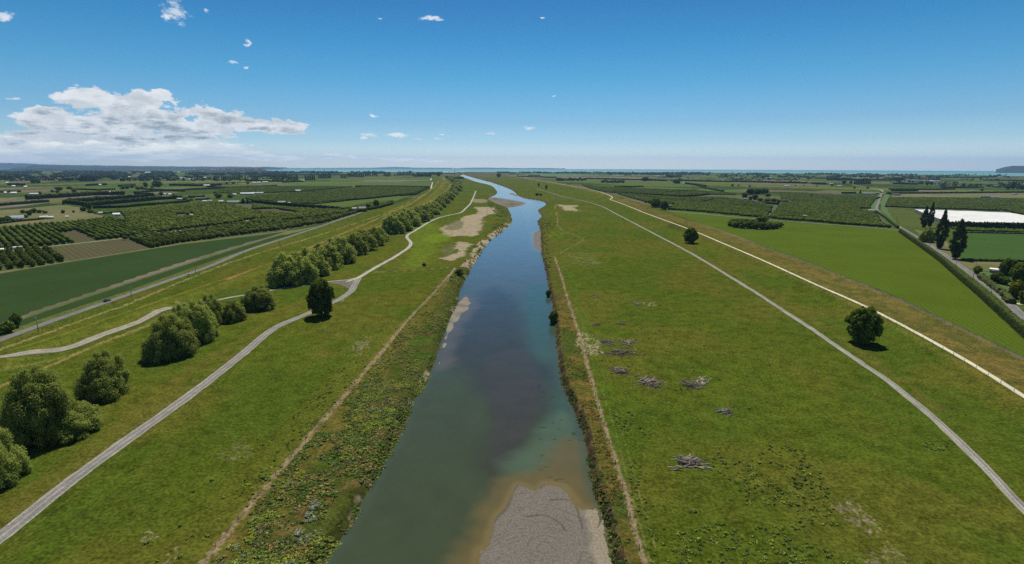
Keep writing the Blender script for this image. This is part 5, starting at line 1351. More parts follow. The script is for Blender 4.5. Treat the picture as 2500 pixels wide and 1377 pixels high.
far_h = [[(228, 509), (300, 507), (352, 502), (400, 499), (460, 493)], [(335, 470), (400, 467), (460, 464), (520, 461.5), (580, 458.5)], [(340, 462.5), (420, 466), (450, 468)], [(505, 456.5), (540, 458.5), (578, 459.5)], [(415, 453.5), (445, 454), (480, 455), (540, 453)], [(588, 459), (640, 455.5), (676, 454)],
         [(600, 442), (660, 444), (720, 444)], [(690, 446), (715, 445), (740, 444)], [(0, 470.5), (50, 468.5)], [(20, 452), (60, 453)], [(180, 463), (240, 465), (280, 463)], [(210, 454), (260, 452)], [(290, 456), (330, 454)], [(600, 426.5), (700, 427.5), (860, 427)], [(460, 483), (500, 481.5)], [(495, 490), (510, 487)],
         [(1262, 431), (1300, 432.5), (1358, 434.5)], [(1290, 428.5), (1318, 429.5)], [(1430, 436.5), (1500, 438.5), (1560, 440), (1628, 442.5)], [(1665, 442), (1720, 443.5), (1786, 444.5)], [(1786, 444), (1880, 446)], [(1880, 446.5), (1970, 447.5)], [(1672, 449), (1700, 453), (1722, 457)], [(1710, 457), (1740, 464), (1766, 468)], [(1625, 471), (1660, 468), (1700, 466)], [(1500, 471), (1600, 477), (1660, 481)], [(1660, 481), (1700, 479), (1730, 475.5)],
         [(1500, 458), (1570, 456.5)], [(1720, 494.5), (1740, 489), (1734, 492)], [(2055, 472.5), (2088, 472.5)], [(2170, 473.5), (2300, 472.5), (2400, 471.5), (2500, 470.5)], [(2170, 463), (2270, 464), (2330, 463)], [(2300, 459.5), (2400, 458)], [(1980, 449), (2016, 450)], [(2018, 440), (2100, 440), (2180, 441)], [(2180, 449.5), (2240, 451)], [(2400, 441), (2500, 442)], [(2160, 436), (2260, 436)], [(2270, 434), (2400, 434)], [(1990, 436), (2080, 437)], [(2176, 467), (2240, 467)], [(1860, 496.5), (1900, 500)]]
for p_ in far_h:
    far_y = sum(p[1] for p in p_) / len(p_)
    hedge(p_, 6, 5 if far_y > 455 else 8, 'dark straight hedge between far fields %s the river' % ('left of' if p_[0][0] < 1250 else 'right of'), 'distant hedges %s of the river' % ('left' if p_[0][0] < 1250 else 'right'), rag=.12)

# ------------------------------------------------------------------ far woods and gardens that read as one mass
def wood_points(x0, x1, y0, y1, n, rng, dens=None):
    px = rng.uniform(x0, x1, n); py = y0 + (y1 - y0) * rng.random(n) ** .8
    P_ = at(px, py); return P_[:, 0], P_[:, 1], px, py


rg = np.random.default_rng(77)
def wood(name, regs, label, tint=(.040, .055, .026)):
    xs, ys, ws, hs2 = [], [], [], []
    for (x0, x1, y0, y1, n, w, h, cl) in regs:
        x, y, px, py = wood_points(x0, x1, y0, y1, n, rg)
        keep = fbm(px, py * 6, cl, 3, int(x0) % 50 + 3) > .44; x = x[keep]; y = y[keep]
        xs.append(x); ys.append(y); ws.append(w * rg.uniform(.5, 1.4, len(x))); hs2.append(h * rg.uniform(.45, 1.35, len(x)))
    x, y, w, h = [np.concatenate(a) for a in (xs, ys, ws, hs2)]; k_ = np.hypot(x, y) < 8600 + 8000 * (x / y < -.35); x, y, w, h = x[k_], y[k_], w[k_], h[k_]
    tn = np.array(tint) * rg.uniform(.6, 1.7, (len(x), 1)) * (1 + np.stack([rg.normal(size=len(x)) * .12, 0 * x, 0 * x], 1))
    blobs(name, obj_P(x, y), w, h, tn, 9, rough=.28, label=label, cat='woodland', kind='stuff')


wood('woodland', [(-60, 700, 421, 434, 2300, 26, 13, 30), (-60, 700, 434, 442, 500, 15, 10, 26), (600, 1010, 418.5, 424, 900, 30, 12, 30), (0, 420, 418, 424, 700, 40, 14, 30)], 'distant trees and gardens along the left horizon')
wood('woodland', [(1480, 2560, 421, 427, 1900, 24, 10, 26), (1580, 2560, 427, 434, 1500, 18, 9.5, 30), (1780, 2560, 434, 441, 420, 13, 8, 30), (2290, 2560, 444, 459, 260, 11, 7, 40), (2175, 2300, 436, 450, 90, 11, 8, 30), (1675, 1870, 434, 441, 260, 14, 9, 80)], 'distant trees and houses belt along the right horizon')
wood('woodland', [(1212, 1500, 419.5, 423, 420, 34, 9, 24), (1360, 1720, 421, 424, 400, 24, 11, 20), (1085, 1180, 420, 424, 60, 20, 6, 20)], 'low trees along the coast behind the river mouth')


# ------------------------------------------------------------------ ground growth near the camera
def pts_in(pg, n, rng, z=0., px=True):
    L = AT(pg, z) if px else pg
    x = rng.uniform(L[:, 0].min(), L[:, 0].max(), n * 3); y = rng.uniform(L[:, 1].min(), L[:, 1].max(), n * 3)
    k_ = inside(x, y, L); return x[k_][:n], y[k_][:n]


rg = np.random.default_rng(31)
PALS = np.array([(.055, .080, .018), (.085, .110, .024), (.060, .070, .022), (.15, .19, .020), (.20, .22, .030), (.13, .105, .035), (.085, .075, .038), (.105, .12, .07), (.045, .060, .022)])


def scrub_mass(name, x, y, wr, hr, pal, pr, per, cs, seed, **k):
    n = len(x); P_ = np.stack([x, y, ground_z(x, y) - .05], 1)
    w = rg.uniform(*wr, n) * rg.uniform(.7, 1.3, n); h = w * rg.uniform(*hr, n)
    cu = x + 5 * vnoise(x / 4, y / 4, 3); cw_ = y + 5 * vnoise(x / 4, y / 4, 8); cum = np.cumsum(pr)
    own = np.searchsorted(cum, _hash(np.floor(cu / 3.2), np.floor(cw_ / 3.2), seed) * .999); own = np.minimum(own, len(pal) - 1)
    pick = np.where(rg.random(n) < .72, own, rg.choice(len(pal), n, p=pr))
    ti = np.minimum(pal[pick] * 2.5 * rg.uniform(.75, 1.25, (n, 1)), (.33, .36, .27))
    return clumps(name, P_, w, h, ti, per, cs, seed, **k)


# left bank strip: dense mixed scrub between the worn path and the water
i_ = rg.integers(0, len(FL) - 1, 60000); f_ = rg.random(60000)
base = FL[i_] * (1 - f_[:, None]) + FL[i_ + 1] * f_[:, None]
x = base[:, 0] + rg.uniform(1.5, 34, 60000); y = base[:, 1] + rg.uniform(-2, 2, 60000)
sd_ = sdf(x, y, RIVER, 12.); k_ = (sd_ < .8) & (y > 75) & (y < 420) & (rg.random(60000) < np.where(y < 200, 1, .55)); x, y, sd_ = x[k_], y[k_], sd_[k_]
dn_ = fbm(x, y, 8., 4, 55); k_ = (dn_ > .41 + .09 * sstep(y, 180, 260)) | ((sd_ > -2.2) & (dn_ > .36)); x, y = x[k_], y[k_]
kk = rg.permutation(len(x))[:12500]; x, y = x[kk], y[kk]
zn = fbm(x, y, 12, 3, 66)
a_ = zn < .5
scrub_mass('scrub', x[a_], y[a_], (.45, 1.35), (.30, .55), PALS, [.24, .20, .15, .04, .01, .21, .10, .03, .02], 26, .20, 61, label='dense mixed green and brown scrub along the left river bank', cat='scrub', kind='stuff')
scrub_mass('scrub', x[~a_], y[~a_], (.4, 1.2), (.30, .55), PALS, [.22, .24, .11, .11, .06, .18, .05, .02, .01], 26, .19, 62, label='yellow flowering scrub patches on the left river bank', cat='scrub', kind='stuff')
# flowering bushes that stand out on the left bank
for (px, py, w_, lab) in [(727, 1306, 2.2, 'white flowering bush near the bottom of the left bank'), (752, 1262, 1.4, 'small white flowering plant above the white bush'), (765, 1244, 1.5, 'grey white plant in the scrub of the left bank')]:
    b = gp(px, py); b.z = float(ground_z(b.x, b.y))
    P1 = np.array([[b.x, b.y, b.z], [b.x + .6, b.y + .5, b.z]]); clumps('flowering_bush', P1, np.array([w_, w_ * .7]), np.array([1.2, .9]), np.array([(.5, .5, .38), (.35, .38, .2)]), 120, .22, int(px), label=lab, cat='bush')
# right bank strip: thin orange brown grass with some bushes, and shrubs clinging to the cut bank
i_ = rg.integers(0, len(RRr) - 1, 9000); f_ = rg.random(9000)
base = RRr[i_] * (1 - f_[:, None]) + RRr[i_ + 1] * f_[:, None]
x = base[:, 0] + rg.uniform(-.4, 1.9, 9000); y = base[:, 1]; k_ = (y > 75) & (y < 330) & (fbm(x, y, 7, 3, 8) > .50); x, y = x[k_][:650], y[k_][:650]
scrub_mass('bank_scrub', x, y, (.4, 1.25), (.3, .6), PALS * .7, [.42, .18, .16, .02, .0, .05, .05, .02, .10], 30, .26, 63, label='dark green plants hanging on the cut right river bank', cat='scrub', kind='stuff')
x = base[:, 0] + rg.uniform(2, 20, 9000); y = base[:, 1] + rg.uniform(-3, 3, 9000)
k_ = (seg_dist(x, y, FR, 60., signed=True) < -1.2) & (y > 75) & (y < 330) & (fbm(x, y, 6, 4, 18) > .52); x, y = x[k_][:1700], y[k_][:1700]
scrub_mass('bank_grass', x, y, (.4, 1.2), (.22, .40), np.array([(.10, .068, .020), (.062, .058, .016), (.045, .055, .012)]), [.55, .25, .2], 26, .28, 64, label='dry orange brown grass tufts between the right bank and the worn path', cat='grass', kind='stuff')
# weeds in the right pasture
WP = np.array([(.055, .075, .018), (.085, .110, .022), (.040, .055, .018), (.13, .16, .020)])
wx, wy = [], []
for pg, n in (([(1600, 1640), (1640, 1420), (1660, 1240), (1740, 1120), (1800, 1050), (1900, 1062), (1990, 1120), (2040, 1240), (2080, 1330), (2080, 1400), (2000, 1640)], 1500), ([(1490, 1000), (1560, 1010), (1590, 1100), (1580, 1220), (1700, 1260), (1700, 1400), (1600, 1400), (1540, 1200)], 220), ([(1440, 760), (1560, 720), (1900, 760), (2050, 900), (1900, 1050), (1600, 1040), (1480, 960)], 300), ([(2250, 1070), (2320, 1075), (2310, 1110), (2260, 1100)], 24)):
    x, y = pts_in(pg, n, rg); k_ = fbm(x, y, 9, 3, 44) > .44; wx.append(x[k_]); wy.append(y[k_])
x = np.concatenate(wx); y = np.concatenate(wy)
scrub_mass('weeds', x, y, (.35, 1.1), (.35, .6), WP, [.46, .32, .12, .10], 26, .26, 65, label='dark weed clumps scattered over the right hand pasture', cat='weeds', kind='stuff')
wx, wy = [], []
for pg, n in (([(520, 1220), (600, 1180), (700, 1060), (840, 900), (860, 940), (700, 1110), (620, 1220)], 90), ([(340, 1300), (640, 1050), (880, 800), (1000, 760), (900, 900), (560, 1300), (400, 1400)], 150), ([(590, 1170), (640, 1160), (680, 1130), (660, 1180), (600, 1200)], 26), ([(765, 965), (815, 955), (810, 970), (770, 975)], 12), ([(690, 1075), (740, 1075), (790, 1010), (700, 1090)], 8)):
    x, y = pts_in(pg, n, rg); wx.append(x); wy.append(y)
x = np.concatenate(wx); y = np.concatenate(wy)
scrub_mass('weeds', x, y, (.4, 1.2), (.35, .6), WP, [.42, .28, .12, .18], 26, .28, 66, label='weed clumps in the pasture between the gravel track and the left bank', cat='weeds', kind='stuff')
# rough tussocks far along both banks and on the sandy flats
x, y = pts_in([(1128, 700), (1150, 655), (1190, 600), (1240, 545), (1240, 512), (1196, 490), (1190, 500), (1215, 530), (1190, 570), (1150, 610), (1112, 650), (1095, 690)], 900, rg)
k_ = (sdf(x, y, RIVER, 12.) < 0) & (fbm(x, y, 14, 3, 4) > .45); x, y = x[k_], y[k_]
scrub_mass('bank_scrub', x, y, (1.4, 3.2), (.3, .5), PALS, [.30, .28, .1, .06, .02, .16, .04, .02, .02], 14, .8, 67, label='rough olive scrub on the farther left bank beside the sandy flats', cat='scrub', kind='stuff')
x, y = pts_in([(1308, 620), (1300, 590), (1312, 560), (1306, 545), (1318, 530), (1345, 540), (1350, 560), (1335, 575), (1345, 640), (1336, 680), (1322, 640)], 260, rg)
k_ = (sdf(x, y, RIVER, 12.) < 0); x, y = x[k_], y[k_]
scrub_mass('bank_scrub', x, y, (1.4, 3.2), (.3, .5), PALS, [.35, .22, .1, .03, .0, .22, .04, .02, .02], 14, .8, 68, label='olive scrub on the farther right bank beside the pale shingle', cat='scrub', kind='stuff')

# ------------------------------------------------------------------ driftwood piles left by floods
m_drift = bpy.data.materials.new('drift_timber'); m_drift.use_nodes = True; q = G(m_drift.node_tree); b = q.n['Principled BSDF']; b.inputs['Roughness'].default_value = .95; b.inputs['Specular IOR Level'].default_value = .1
q.l.new(q.mix(q.math('POWER', q.node('ShaderNodeNewGeometry').outputs['Random Per Island'], 1.4), (.10, .080, .062), (.52, .45, .35)), b.inputs['Base Color'])


def driftwood(px, py, wpx, hpx, n, seed, label, tint_mat=None, tilt=0., big=0, spread=1.):
    b = gp(px, py); b.z = float(ground_z(b.x, b.y)); s = mpp(px, py); rg_ = random.Random(seed)
    a = wpx * s / 2; q = at(px, py - hpx / 2); p = at(px, py + hpx / 2); c_ = max(.8, np.hypot(*(q - p)) / 2)
    mb = MB()
    for i in range(n):
        r_ = min(1.25, abs(rg_.gauss(0, .55))); th = rg_.uniform(0, 6.28); u = r_ * math.cos(th) * a; v = r_ * math.sin(th) * c_ + u * tilt
        L_ = rg_.uniform(1.5, 5.2) if i >= big else rg_.uniform(4, 6.5); an = rg_.gauss(math.atan(tilt), .6 if i >= big else .12); el = rg_.uniform(-.05, .28)
        z = max(0, 1 - r_) * rg_.uniform(0, .8) + .10; rad = rg_.uniform(.06, .17) if i >= big else rg_.uniform(.2, .32)
        d = Vector((math.cos(an) * math.cos(el), math.sin(an) * math.cos(el), math.sin(el))) * L_ / 2
        m = Vector((u, v, z)); k1 = Vector((rg_.gauss(0, .12), rg_.gauss(0, .12), rg_.gauss(0, .1)))
        mb.tube([m - d, m + k1, m + d], [rad, rad * .85, rad * .45], 5)
    return mb.build('driftwood_pile', tint_mat or m_drift, loc=b, label=label, cat='driftwood', group='driftwood piles in the right hand pasture')


m_woodl = mat_noise('bleached_timber', (.44, .38, .27), (.60, .53, .40), 2.5, bump=.3, c2=(.2, .17, .12), sc2=.5)
driftwood(1484, 836, 40, 16, 70, 1, 'dark driftwood pile at the left end of the farthest pair of piles')
driftwood(1531, 837, 56, 13, 55, 2, 'pale sparse driftwood pile right of the farthest dark pile', m_woodl)
driftwood(1516, 861, 92, 22, 150, 3, 'longest dark driftwood pile with pale sticks, second row from the far side', tilt=-.08)
driftwood(1513, 908, 56, 22, 85, 4, 'slanting driftwood pile pointing down to the biggest pile', tilt=-.6)
driftwood(1586, 934, 60, 30, 170, 5, 'biggest compact heap of driftwood in the middle of the row')
driftwood(1686, 940, 42, 22, 80, 6, 'driftwood pile on the far right of the nearer row', tilt=-.4)
driftwood(1714, 933, 40, 22, 60, 7, 'pale fan of dry sticks against the right hand pile', m_woodl, tilt=.5)
driftwood(1682, 1128, 54, 28, 170, 8, 'nearest brushwood heap with a thick log sticking out', spread=1)
driftwood(1722, 1143, 30, 10, 5, 12, 'thick dark log sticking out of the nearest brushwood heap', tilt=-.45, big=2)
driftwood(1770, 1006, 34, 16, 60, 9, 'small grey heap of twigs alone in the pasture')
driftwood(1455, 793, 14, 8, 14, 10, 'small dark stump beside the right path'); driftwood(1520, 792, 22, 4, 16, 11, 'few low grey sticks right of the small stump')
driftwood(1555, 742, 10, 14, 14, 13, 'white upright broken stump alone in the pasture', m_woodl); driftwood(1454, 724, 16, 7, 9, 14, 'thin scattered branch lying alone near the far path')
driftwood(1648, 1147, 9, 5, 2, 15, 'single pale plank left of the nearest heap', m_woodl, big=1)

# ------------------------------------------------------------------ fences, poles, signs
post_me = None


def fence(pts, sp_, hgt, label, z=0., wires=True, rad=.09):
    L = spline(AT(pts, z), 4); seg = np.hypot(*np.diff(L, axis=0).T); s = np.concatenate([[0], np.cumsum(seg)])
    q = np.arange(0, s[-1], sp_)[:100]; X = np.interp(q, s, L[:, 0]); Y = np.interp(q, s, L[:, 1]); Z = ground_z(X, Y)
    e = empty('fence', (X[0], Y[0], Z[0]), label=label, cat='fence')
    mb = MB(); mb.tube([(0, 0, -.2), (0, 0, hgt)], [rad, rad * .9], 6); me = mb.mesh('fence_post', m_wood)
    for a, b_, c_ in zip(X, Y, Z):
        obj('fence_post', me, e, (a - X[0], b_ - Y[0], c_ - Z[0]))
    if wires:
        wm = MB()
        for hh in (.4, .75, 1.1): wm.tube([(a - X[0], b_ - Y[0], c_ - Z[0] + hh) for a, b_, c_ in zip(X, Y, Z)], .012, 3, False)
        wm.build('wire', mat_noise('wire', (.25, .25, .25), (.35, .35, .35), 1.), e)
    return e


fence([(470, 1415), (503, 1367), (615, 1229), (742, 1080), (812, 1000), (879, 922), (960, 824), (1007, 768), (1053, 722), (1108, 652)], 9., 1.4, 'post and wire fence along the worn path on the left bank')
fence([(1597, 1440), (1572, 1377), (1546, 1291), (1518, 1183), (1482, 1065), (1449, 950), (1425, 866), (1409, 806), (1383, 728), (1360, 650)], 11., 1.4, 'post and wire fence along the worn path on the right bank')
fence([(2590, 1030), (2497, 972), (2370, 894), (2240, 821), (2110, 754), (1990, 700), (1894, 655), (1840, 631), (1760, 597), (1681, 563)], 7.5, 1.2, 'fence along the near side of the pale limestone path', z=2.6)
fence([(-60, 870), (110, 805), (230, 765), (400, 707), (520, 664), (640, 620), (760, 576), (860, 541)], 6., 1.3, 'roadside fence at the foot of the left stop bank')
fence([(1366, 618), (1400, 600), (1425, 585), (1396, 571), (1366, 557), (1358, 528), (1354, 503)], 8., 1.3, 'fence bending round a triangle of pasture near the far right bank')
fence([(880, 661), (930, 664), (1000, 660), (1060, 656), (1106, 651)], 8., 1.3, 'cross fence from the pale track to the left bank')
fence([(528, 722), (545, 716), (580, 714), (600, 712)], 5., 1.4, 'short yard fence behind the second group of willows', rad=.12)
fence([(2326, 796), (2260, 762), (2192, 732), (2128, 705), (2052, 674), (1946, 632), (1856, 601), (1800, 580)], 8., 1.2, 'fence between the bright field and the right stop bank')
fence([(2600, 945), (2497, 872), (2410, 826), (2330, 798)], 8., 1.2, 'nearer part of the fence below the bright field')


def pole(px, py, hpx, label, group, cross=True, hgt=None):
    b, _, h = size_at(px, py, 1, hpx); h = hgt or h
    e = empty('power_pole', b, label=label, cat='power pole', group=group)
    mb = MB(); mb.tube([(0, 0, -.3), (0, 0, h)], [.19, .12], 8); mb.build('post', m_wood, e)
    if cross:
        for zz in (h - .35,): m2 = MB(); m2.box(-1.1, 1.1, -.07, .07, zz - .08, zz + .08); m2.build('crossarm', m_wood, e)
        m3 = MB()
        for q in (-.95, -.45, .45, .95): m3.tube([(q, 0, h - .27), (q, 0, h - .05)], .05, 6)
        m3.build('insulator', mat_noise('porcelain', (.5, .5, .48), (.6, .6, .58), 2), e)
    return e


left_p = [(94, 809, 36, 'nearest power pole beside the left road'), (321, 725, 25, 'second power pole beside the left road'), (478, 670, 19, 'third power pole beside the left road'), (595, 627, 17, 'fourth power pole beside the left road'), (682, 597, 15, 'fifth power pole beside the left road'),
          (752, 572, 13, 'sixth power pole beside the left road'), (806, 554, 12, 'seventh power pole beside the left road'), (849, 537, 11, 'eighth power pole beside the left road'), (884, 526, 10, 'power pole at the left road junction'), (974, 511, 11, 'power pole on the far part of the left stop bank')]
for p_ in left_p: pole(*p_, 'power poles beside the left road')
for p_ in [(1189, 529, 20, 'tall pole standing on the sandy flat by the river'), (1412, 537, 20, 'tall pole in the far right pasture below the sandy patch'), (1287, 445, 8, 'pole near the far end of the right stop bank'), (1237, 443, 6, 'most distant pole by the far river bend'), (1326, 446, 6, 'pole on the far part of the right stop bank'), (1674, 535, 14, 'pole at the corner of the bright field')]: pole(*p_, 'poles on the flood plain')
for p_ in [(2163, 533, 12, 'farthest pole beside the right road'), (2188, 540, 13, 'pole at the vine rows beside the right road'), (2221, 570, 13, 'pole beside the right road just past the lane'), (2268, 603, 14, 'pole beside the right road below the round willow'), (2333, 649, 12, 'pole beside the right road below the nearest poplar'), (2375, 682, 14, 'pole in front of the clipped hedge by the right road'), (2382, 652, 13, 'pole in the dry paddock right of the poplars'), (2420, 716, 17, 'pole beside the right road near the garden border'), (2327, 523, 0, '')]:
    if p_[2]: pole(*p_, 'poles beside the right road')
m_orange = mat_noise('orange_board', (.75, .18, .03), (.8, .22, .04), 2.)
for (x, y, lab) in ((276, 743, 'nearer orange marker board on the left roadside fence'), (461, 674, 'farther orange marker board on the left roadside fence')):
    b = gp(x, y); b.z = float(ground_z(b.x, b.y)); e = empty('marker_board', b, label=lab, cat='sign', group='orange marker boards')
    mb = MB(); mb.box(-.8, .8, -.03, .03, .9, 1.6); mb.build('board', m_orange, e); mb = MB(); mb.tube([(0, .06, -.2), (0, .06, 1.5)], .05, 6); mb.build('post', m_wood, e)

# ------------------------------------------------------------------ buildings
WALLS = {k_: mat_noise('wall_' + k_, c_, tuple(v * 1.12 for v in c_), 1.5) for k_, c_ in {'white': (.62, .61, .57), 'cream': (.50, .46, .36), 'grey': (.26, .26, .25), 'brick': (.22, .10, .07), 'green': (.10, .14, .10)}.items()}
ROOFS = {k_: mat_noise('roof_' + k_, c_, tuple(v * 1.1 for v in c_), .8, rough=.6, spec=.3) for k_, c_ in {'white': (.80, .80, .78), 'grey': (.36, .37, .38), 'pale': (.55, .56, .55), 'brown': (.20, .13, .10), 'blue': (.30, .36, .40), 'dark': (.09, .09, .09)}.items()}
m_glass = mat_noise('window_glass', (.04, .05, .06), (.06, .07, .08), 1., rough=.15, spec=.5)


def building(name, px, py, wpx, dep, hgt, ry, wall, roof, label, rz=0., flat=False, windows=True, cat='building', group=None):
    """front wall centred on a pixel, wpx wide in the photograph"""
    b = gp(px, py); b.z = float(ground_z(b.x, b.y)); w = wpx * mpp(px, py)
    face = math.atan2(b.x, b.y)
    e = empty(name, b, -face + rz, label=label, cat=cat, group=group)
    mb = MB(); mb.box(-w / 2, w / 2, 0, dep, -.2, hgt); mb.build('wall', WALLS[wall], e)
    mb = MB()
    if flat: mb.box(-w / 2 - .3, w / 2 + .3, -.3, dep + .3, hgt + .003, hgt + .35)
    else: mb.gable(-w / 2, w / 2, 0, dep, hgt + .003, hgt + ry)
    mb.build('roof', ROOFS[roof], e)
    if windows:
        nw = max(1, int(w / 5))
        for i in range(min(nw, 6)):
            m2 = MB(); c_ = -w / 2 + w * (i + .5) / min(nw, 6); m2.box(c_ - .8, c_ + .8, -.03, .1, hgt * .35, hgt * .78); m2.build('window', m_glass, e)
    return e


B = building
B('farmhouse', 42, 537, 26, 11, 3.4, 2.6, 'white', 'blue', 'pale blue roofed farmhouse among trees at the left edge', cat='house')
B('farm_shed', 108, 534.5, 15, 7, 3, 1.4, 'cream', 'pale', 'long cream shed right of the pale blue roofed farmhouse', cat='shed')
B('farm_shed', 124, 534.5, 11, 7, 2.8, 1.2, 'cream', 'pale', 'smaller cream shed at the right end of the long cream shed', cat='shed')
B('animal_shelter', 164, 531.5, 5, 3, 2.2, .6, 'white', 'white', 'tiny white shelter in the dry paddock', cat='shed', windows=False)
B('farm_shed', 246, 523.5, 7, 6, 3, 1, 'white', 'pale', 'small pale shed at the edge of the dry paddock', cat='shed')
B('farm_shed', 285, 528, 14, 12, 3.5, 1.4, 'white', 'white', 'bright white roofed shed between paddock and orchard', cat='shed')
B('farmhouse', 34, 474, 11, 12, 4, 2, 'white', 'white', 'white house in the far left fields', cat='house')
B('farmhouse', 84, 477, 16, 12, 4, 2, 'grey', 'pale', 'grey and white farm building in the far left fields', cat='house')
B('farm_shed', 262, 473, 34, 18, 4, 1.6, 'white', 'white', 'long white shed beside the golden tree on the left', cat='shed')
B('farm_shed', 405, 484, 16, 14, 4, 1.8, 'white', 'grey', 'grey roofed farm building below the golden tree', cat='shed')
B('farmhouse', 415, 477, 6, 8, 3.4, 1.6, 'white', 'white', 'small white house right of the golden tree', cat='house'); B('farmhouse', 403, 477, 4, 8, 3.4, 1.6, 'white', 'pale', 'tiny white house beside the golden tree', cat='house')
B('farm_shed', 439, 488, 11, 8, 3, 1.2, 'white', 'pale', 'low white shed behind the orchard hedge', cat='shed')
B('packing_shed', 490, 488, 22, 16, 4, 1.6, 'brick', 'brown', 'reddish brown roofed shed in the left orchards', cat='shed')
B('farmhouse', 500, 494.5, 10, 8, 3.2, 1.6, 'cream', 'pale', 'pale house below the brown roofed shed', cat='house'); B('farmhouse', 513, 493.5, 9, 8, 3.2, 1.6, 'white', 'grey', 'small house right of the pale house', cat='house')
B('farmhouse', 540, 495, 10, 9, 3.2, 1.8, 'white', 'pale', 'white house left of the long grey roofed house', cat='house'); B('farmhouse', 570, 496.5, 26, 10, 3.4, 2, 'white', 'blue', 'long grey roofed house beside two dark conifers', cat='house')
B('farm_shed', 573, 479, 8, 12, 5, 2, 'white', 'pale', 'white gabled house left of the big white shed', cat='house')
B('packing_shed', 604, 476.5, 30, 26, 5, 1.5, 'white', 'white', 'big bright white roofed shed in the left orchards', cat='shed'); B('packing_shed', 630, 474.5, 24, 20, 4.5, 1.2, 'white', 'pale', 'pale sheds behind the big bright white shed', cat='shed')
B('farm_shed', 728, 468, 12, 16, 4, 1.4, 'white', 'white', 'white roofed shed alone in the middle of the left orchard', cat='shed')
B('farmhouse', 688, 498, 17, 12, 3.4, 2.4, 'grey', 'grey', 'grey roofed house at the left end of the long dark hedge', cat='house'); B('farm_shed', 704, 498.5, 11, 8, 2.8, 1.2, 'grey', 'pale', 'low pale roofed shed beside the grey roofed house', cat='shed')
B('farmhouse', 885, 513, 16, 10, 3.4, 2.4, 'grey', 'grey', 'grey roofed farmhouse among dark bushes at the road junction', cat='house'); B('farmhouse', 866, 513, 10, 8, 3, 1.6, 'cream', 'pale', 'smaller pale roofed building left of the road junction farmhouse', cat='house')
B('tractor_shed', 437, 531.5, 14, 4, .5, .4, 'cream', 'pale', 'pale yard slab among the orchard rows', cat='shed', windows=False); B('caravan', 468, 527, 6, 3, 2.4, .3, 'white', 'white', 'white caravan beside the golden tree in the orchard', cat='caravan')
B('farm_shed', 4, 616, 9, 6, 2.6, .8, 'green', 'white', 'pale green roofed hut cut off by the left edge', cat='shed')
B('container', 34, 609.5, 14, 2.4, 2.4, .1, 'white', 'white', 'white container beside the orchard lane at the left edge', flat=True, windows=False, cat='container'); B('container', 48, 608, 11, 2.4, 2.2, .1, 'cream', 'pale', 'cream container right of the white container', flat=True, windows=False, cat='container')
# right side
B('farmhouse', 1607, 505.5, 7, 8, 3, 1.4, 'cream', 'brown', 'small cream house hidden in the tree clump by the right stop bank', cat='house'); B('farm_shed', 1635, 505, 9, 7, 2.6, 1, 'white', 'pale', 'low white shed right of the tree clump by the right stop bank', cat='shed')
B('farmhouse', 1818, 487.5, 5, 6, 2.8, 1, 'white', 'white', 'tiny white building left of the farmstead trees', cat='house'); B('farmhouse', 1825, 488.8, 6, 6, 2.8, 1, 'white', 'blue', 'tiny bluish white building in front of the farmstead trees', cat='house')
B('packing_shed', 1916, 493, 15, 12, 3.4, 1.2, 'brick', 'brown', 'brown shed in the right orchards', cat='shed'); B('farm_shed', 1934, 493, 18, 6, 1.6, .6, 'white', 'pale', 'long low pale shed right of the brown shed', cat='shed', windows=False)
B('farm_shed', 1965, 532, 7, 4, 3.4, .6, 'white', 'white', 'white water tank shed at the gap in the orchard', cat='shed', windows=False)
B('farmhouse', 2126, 518.5, 13, 9, 3, 1.6, 'cream', 'white', 'white roofed house beside the orchard at the road bend', cat='house'); B('yard_hut', 2112, 519, 14, 6, 1.0, .4, 'cream', 'pale', 'tan yard building left of the white roofed house', cat='shed', windows=False)
B('farm_shed', 2122, 474, 26, 14, 3, 1, 'white', 'pale', 'long pale shed by the bend of the right road', cat='shed'); B('farmhouse', 2142, 474, 8, 8, 3.2, 1.6, 'grey', 'grey', 'grey house beside the bend of the right road', cat='house'); B('farmhouse', 2188, 477, 14, 9, 3.4, 1.8, 'grey', 'grey', 'grey house in the olive paddock right of the road', cat='house')
B('farmhouse', 2410, 482.5, 24, 14, 3.2, 2.2, 'grey', 'blue', 'blue grey roofed house in the far right orchard', cat='house'); B('farmhouse', 2428, 484, 16, 10, 3, 1.4, 'grey', 'pale', 'pale wing right of the blue grey roofed house', cat='house')
B('farmhouse', 2476, 475.5, 10, 9, 3, 1.4, 'white', 'pale', 'pale house by shrubs at the far right', cat='house'); B('farm_shed', 2371, 486.5, 3, 5, 3, .8, 'white', 'white', 'tiny white hut at the corner of the far right orchard', cat='shed', windows=False); B('farm_shed', 2394, 495.5, 4, 5, 2.6, .8, 'white', 'pale', 'tiny hut inside the far right orchard', cat='shed', windows=False); B('farm_shed', 2372, 468, 7, 8, 3, 1, 'cream', 'pale', 'small cream building in front of the far right hedge', cat='shed')
B('packing_shed', 2246, 443, 54, 40, 6, 2, 'grey', 'pale', 'long grey glasshouse among far right trees', cat='shed'); B('packing_shed', 2282, 444.5, 20, 34, 6, 2, 'white', 'white', 'bright white shed right of the long glasshouse', cat='shed'); B('farmhouse', 2297, 450.5, 5, 8, 3.4, 1.4, 'white', 'blue', 'small pale house below the bright white shed', cat='house')
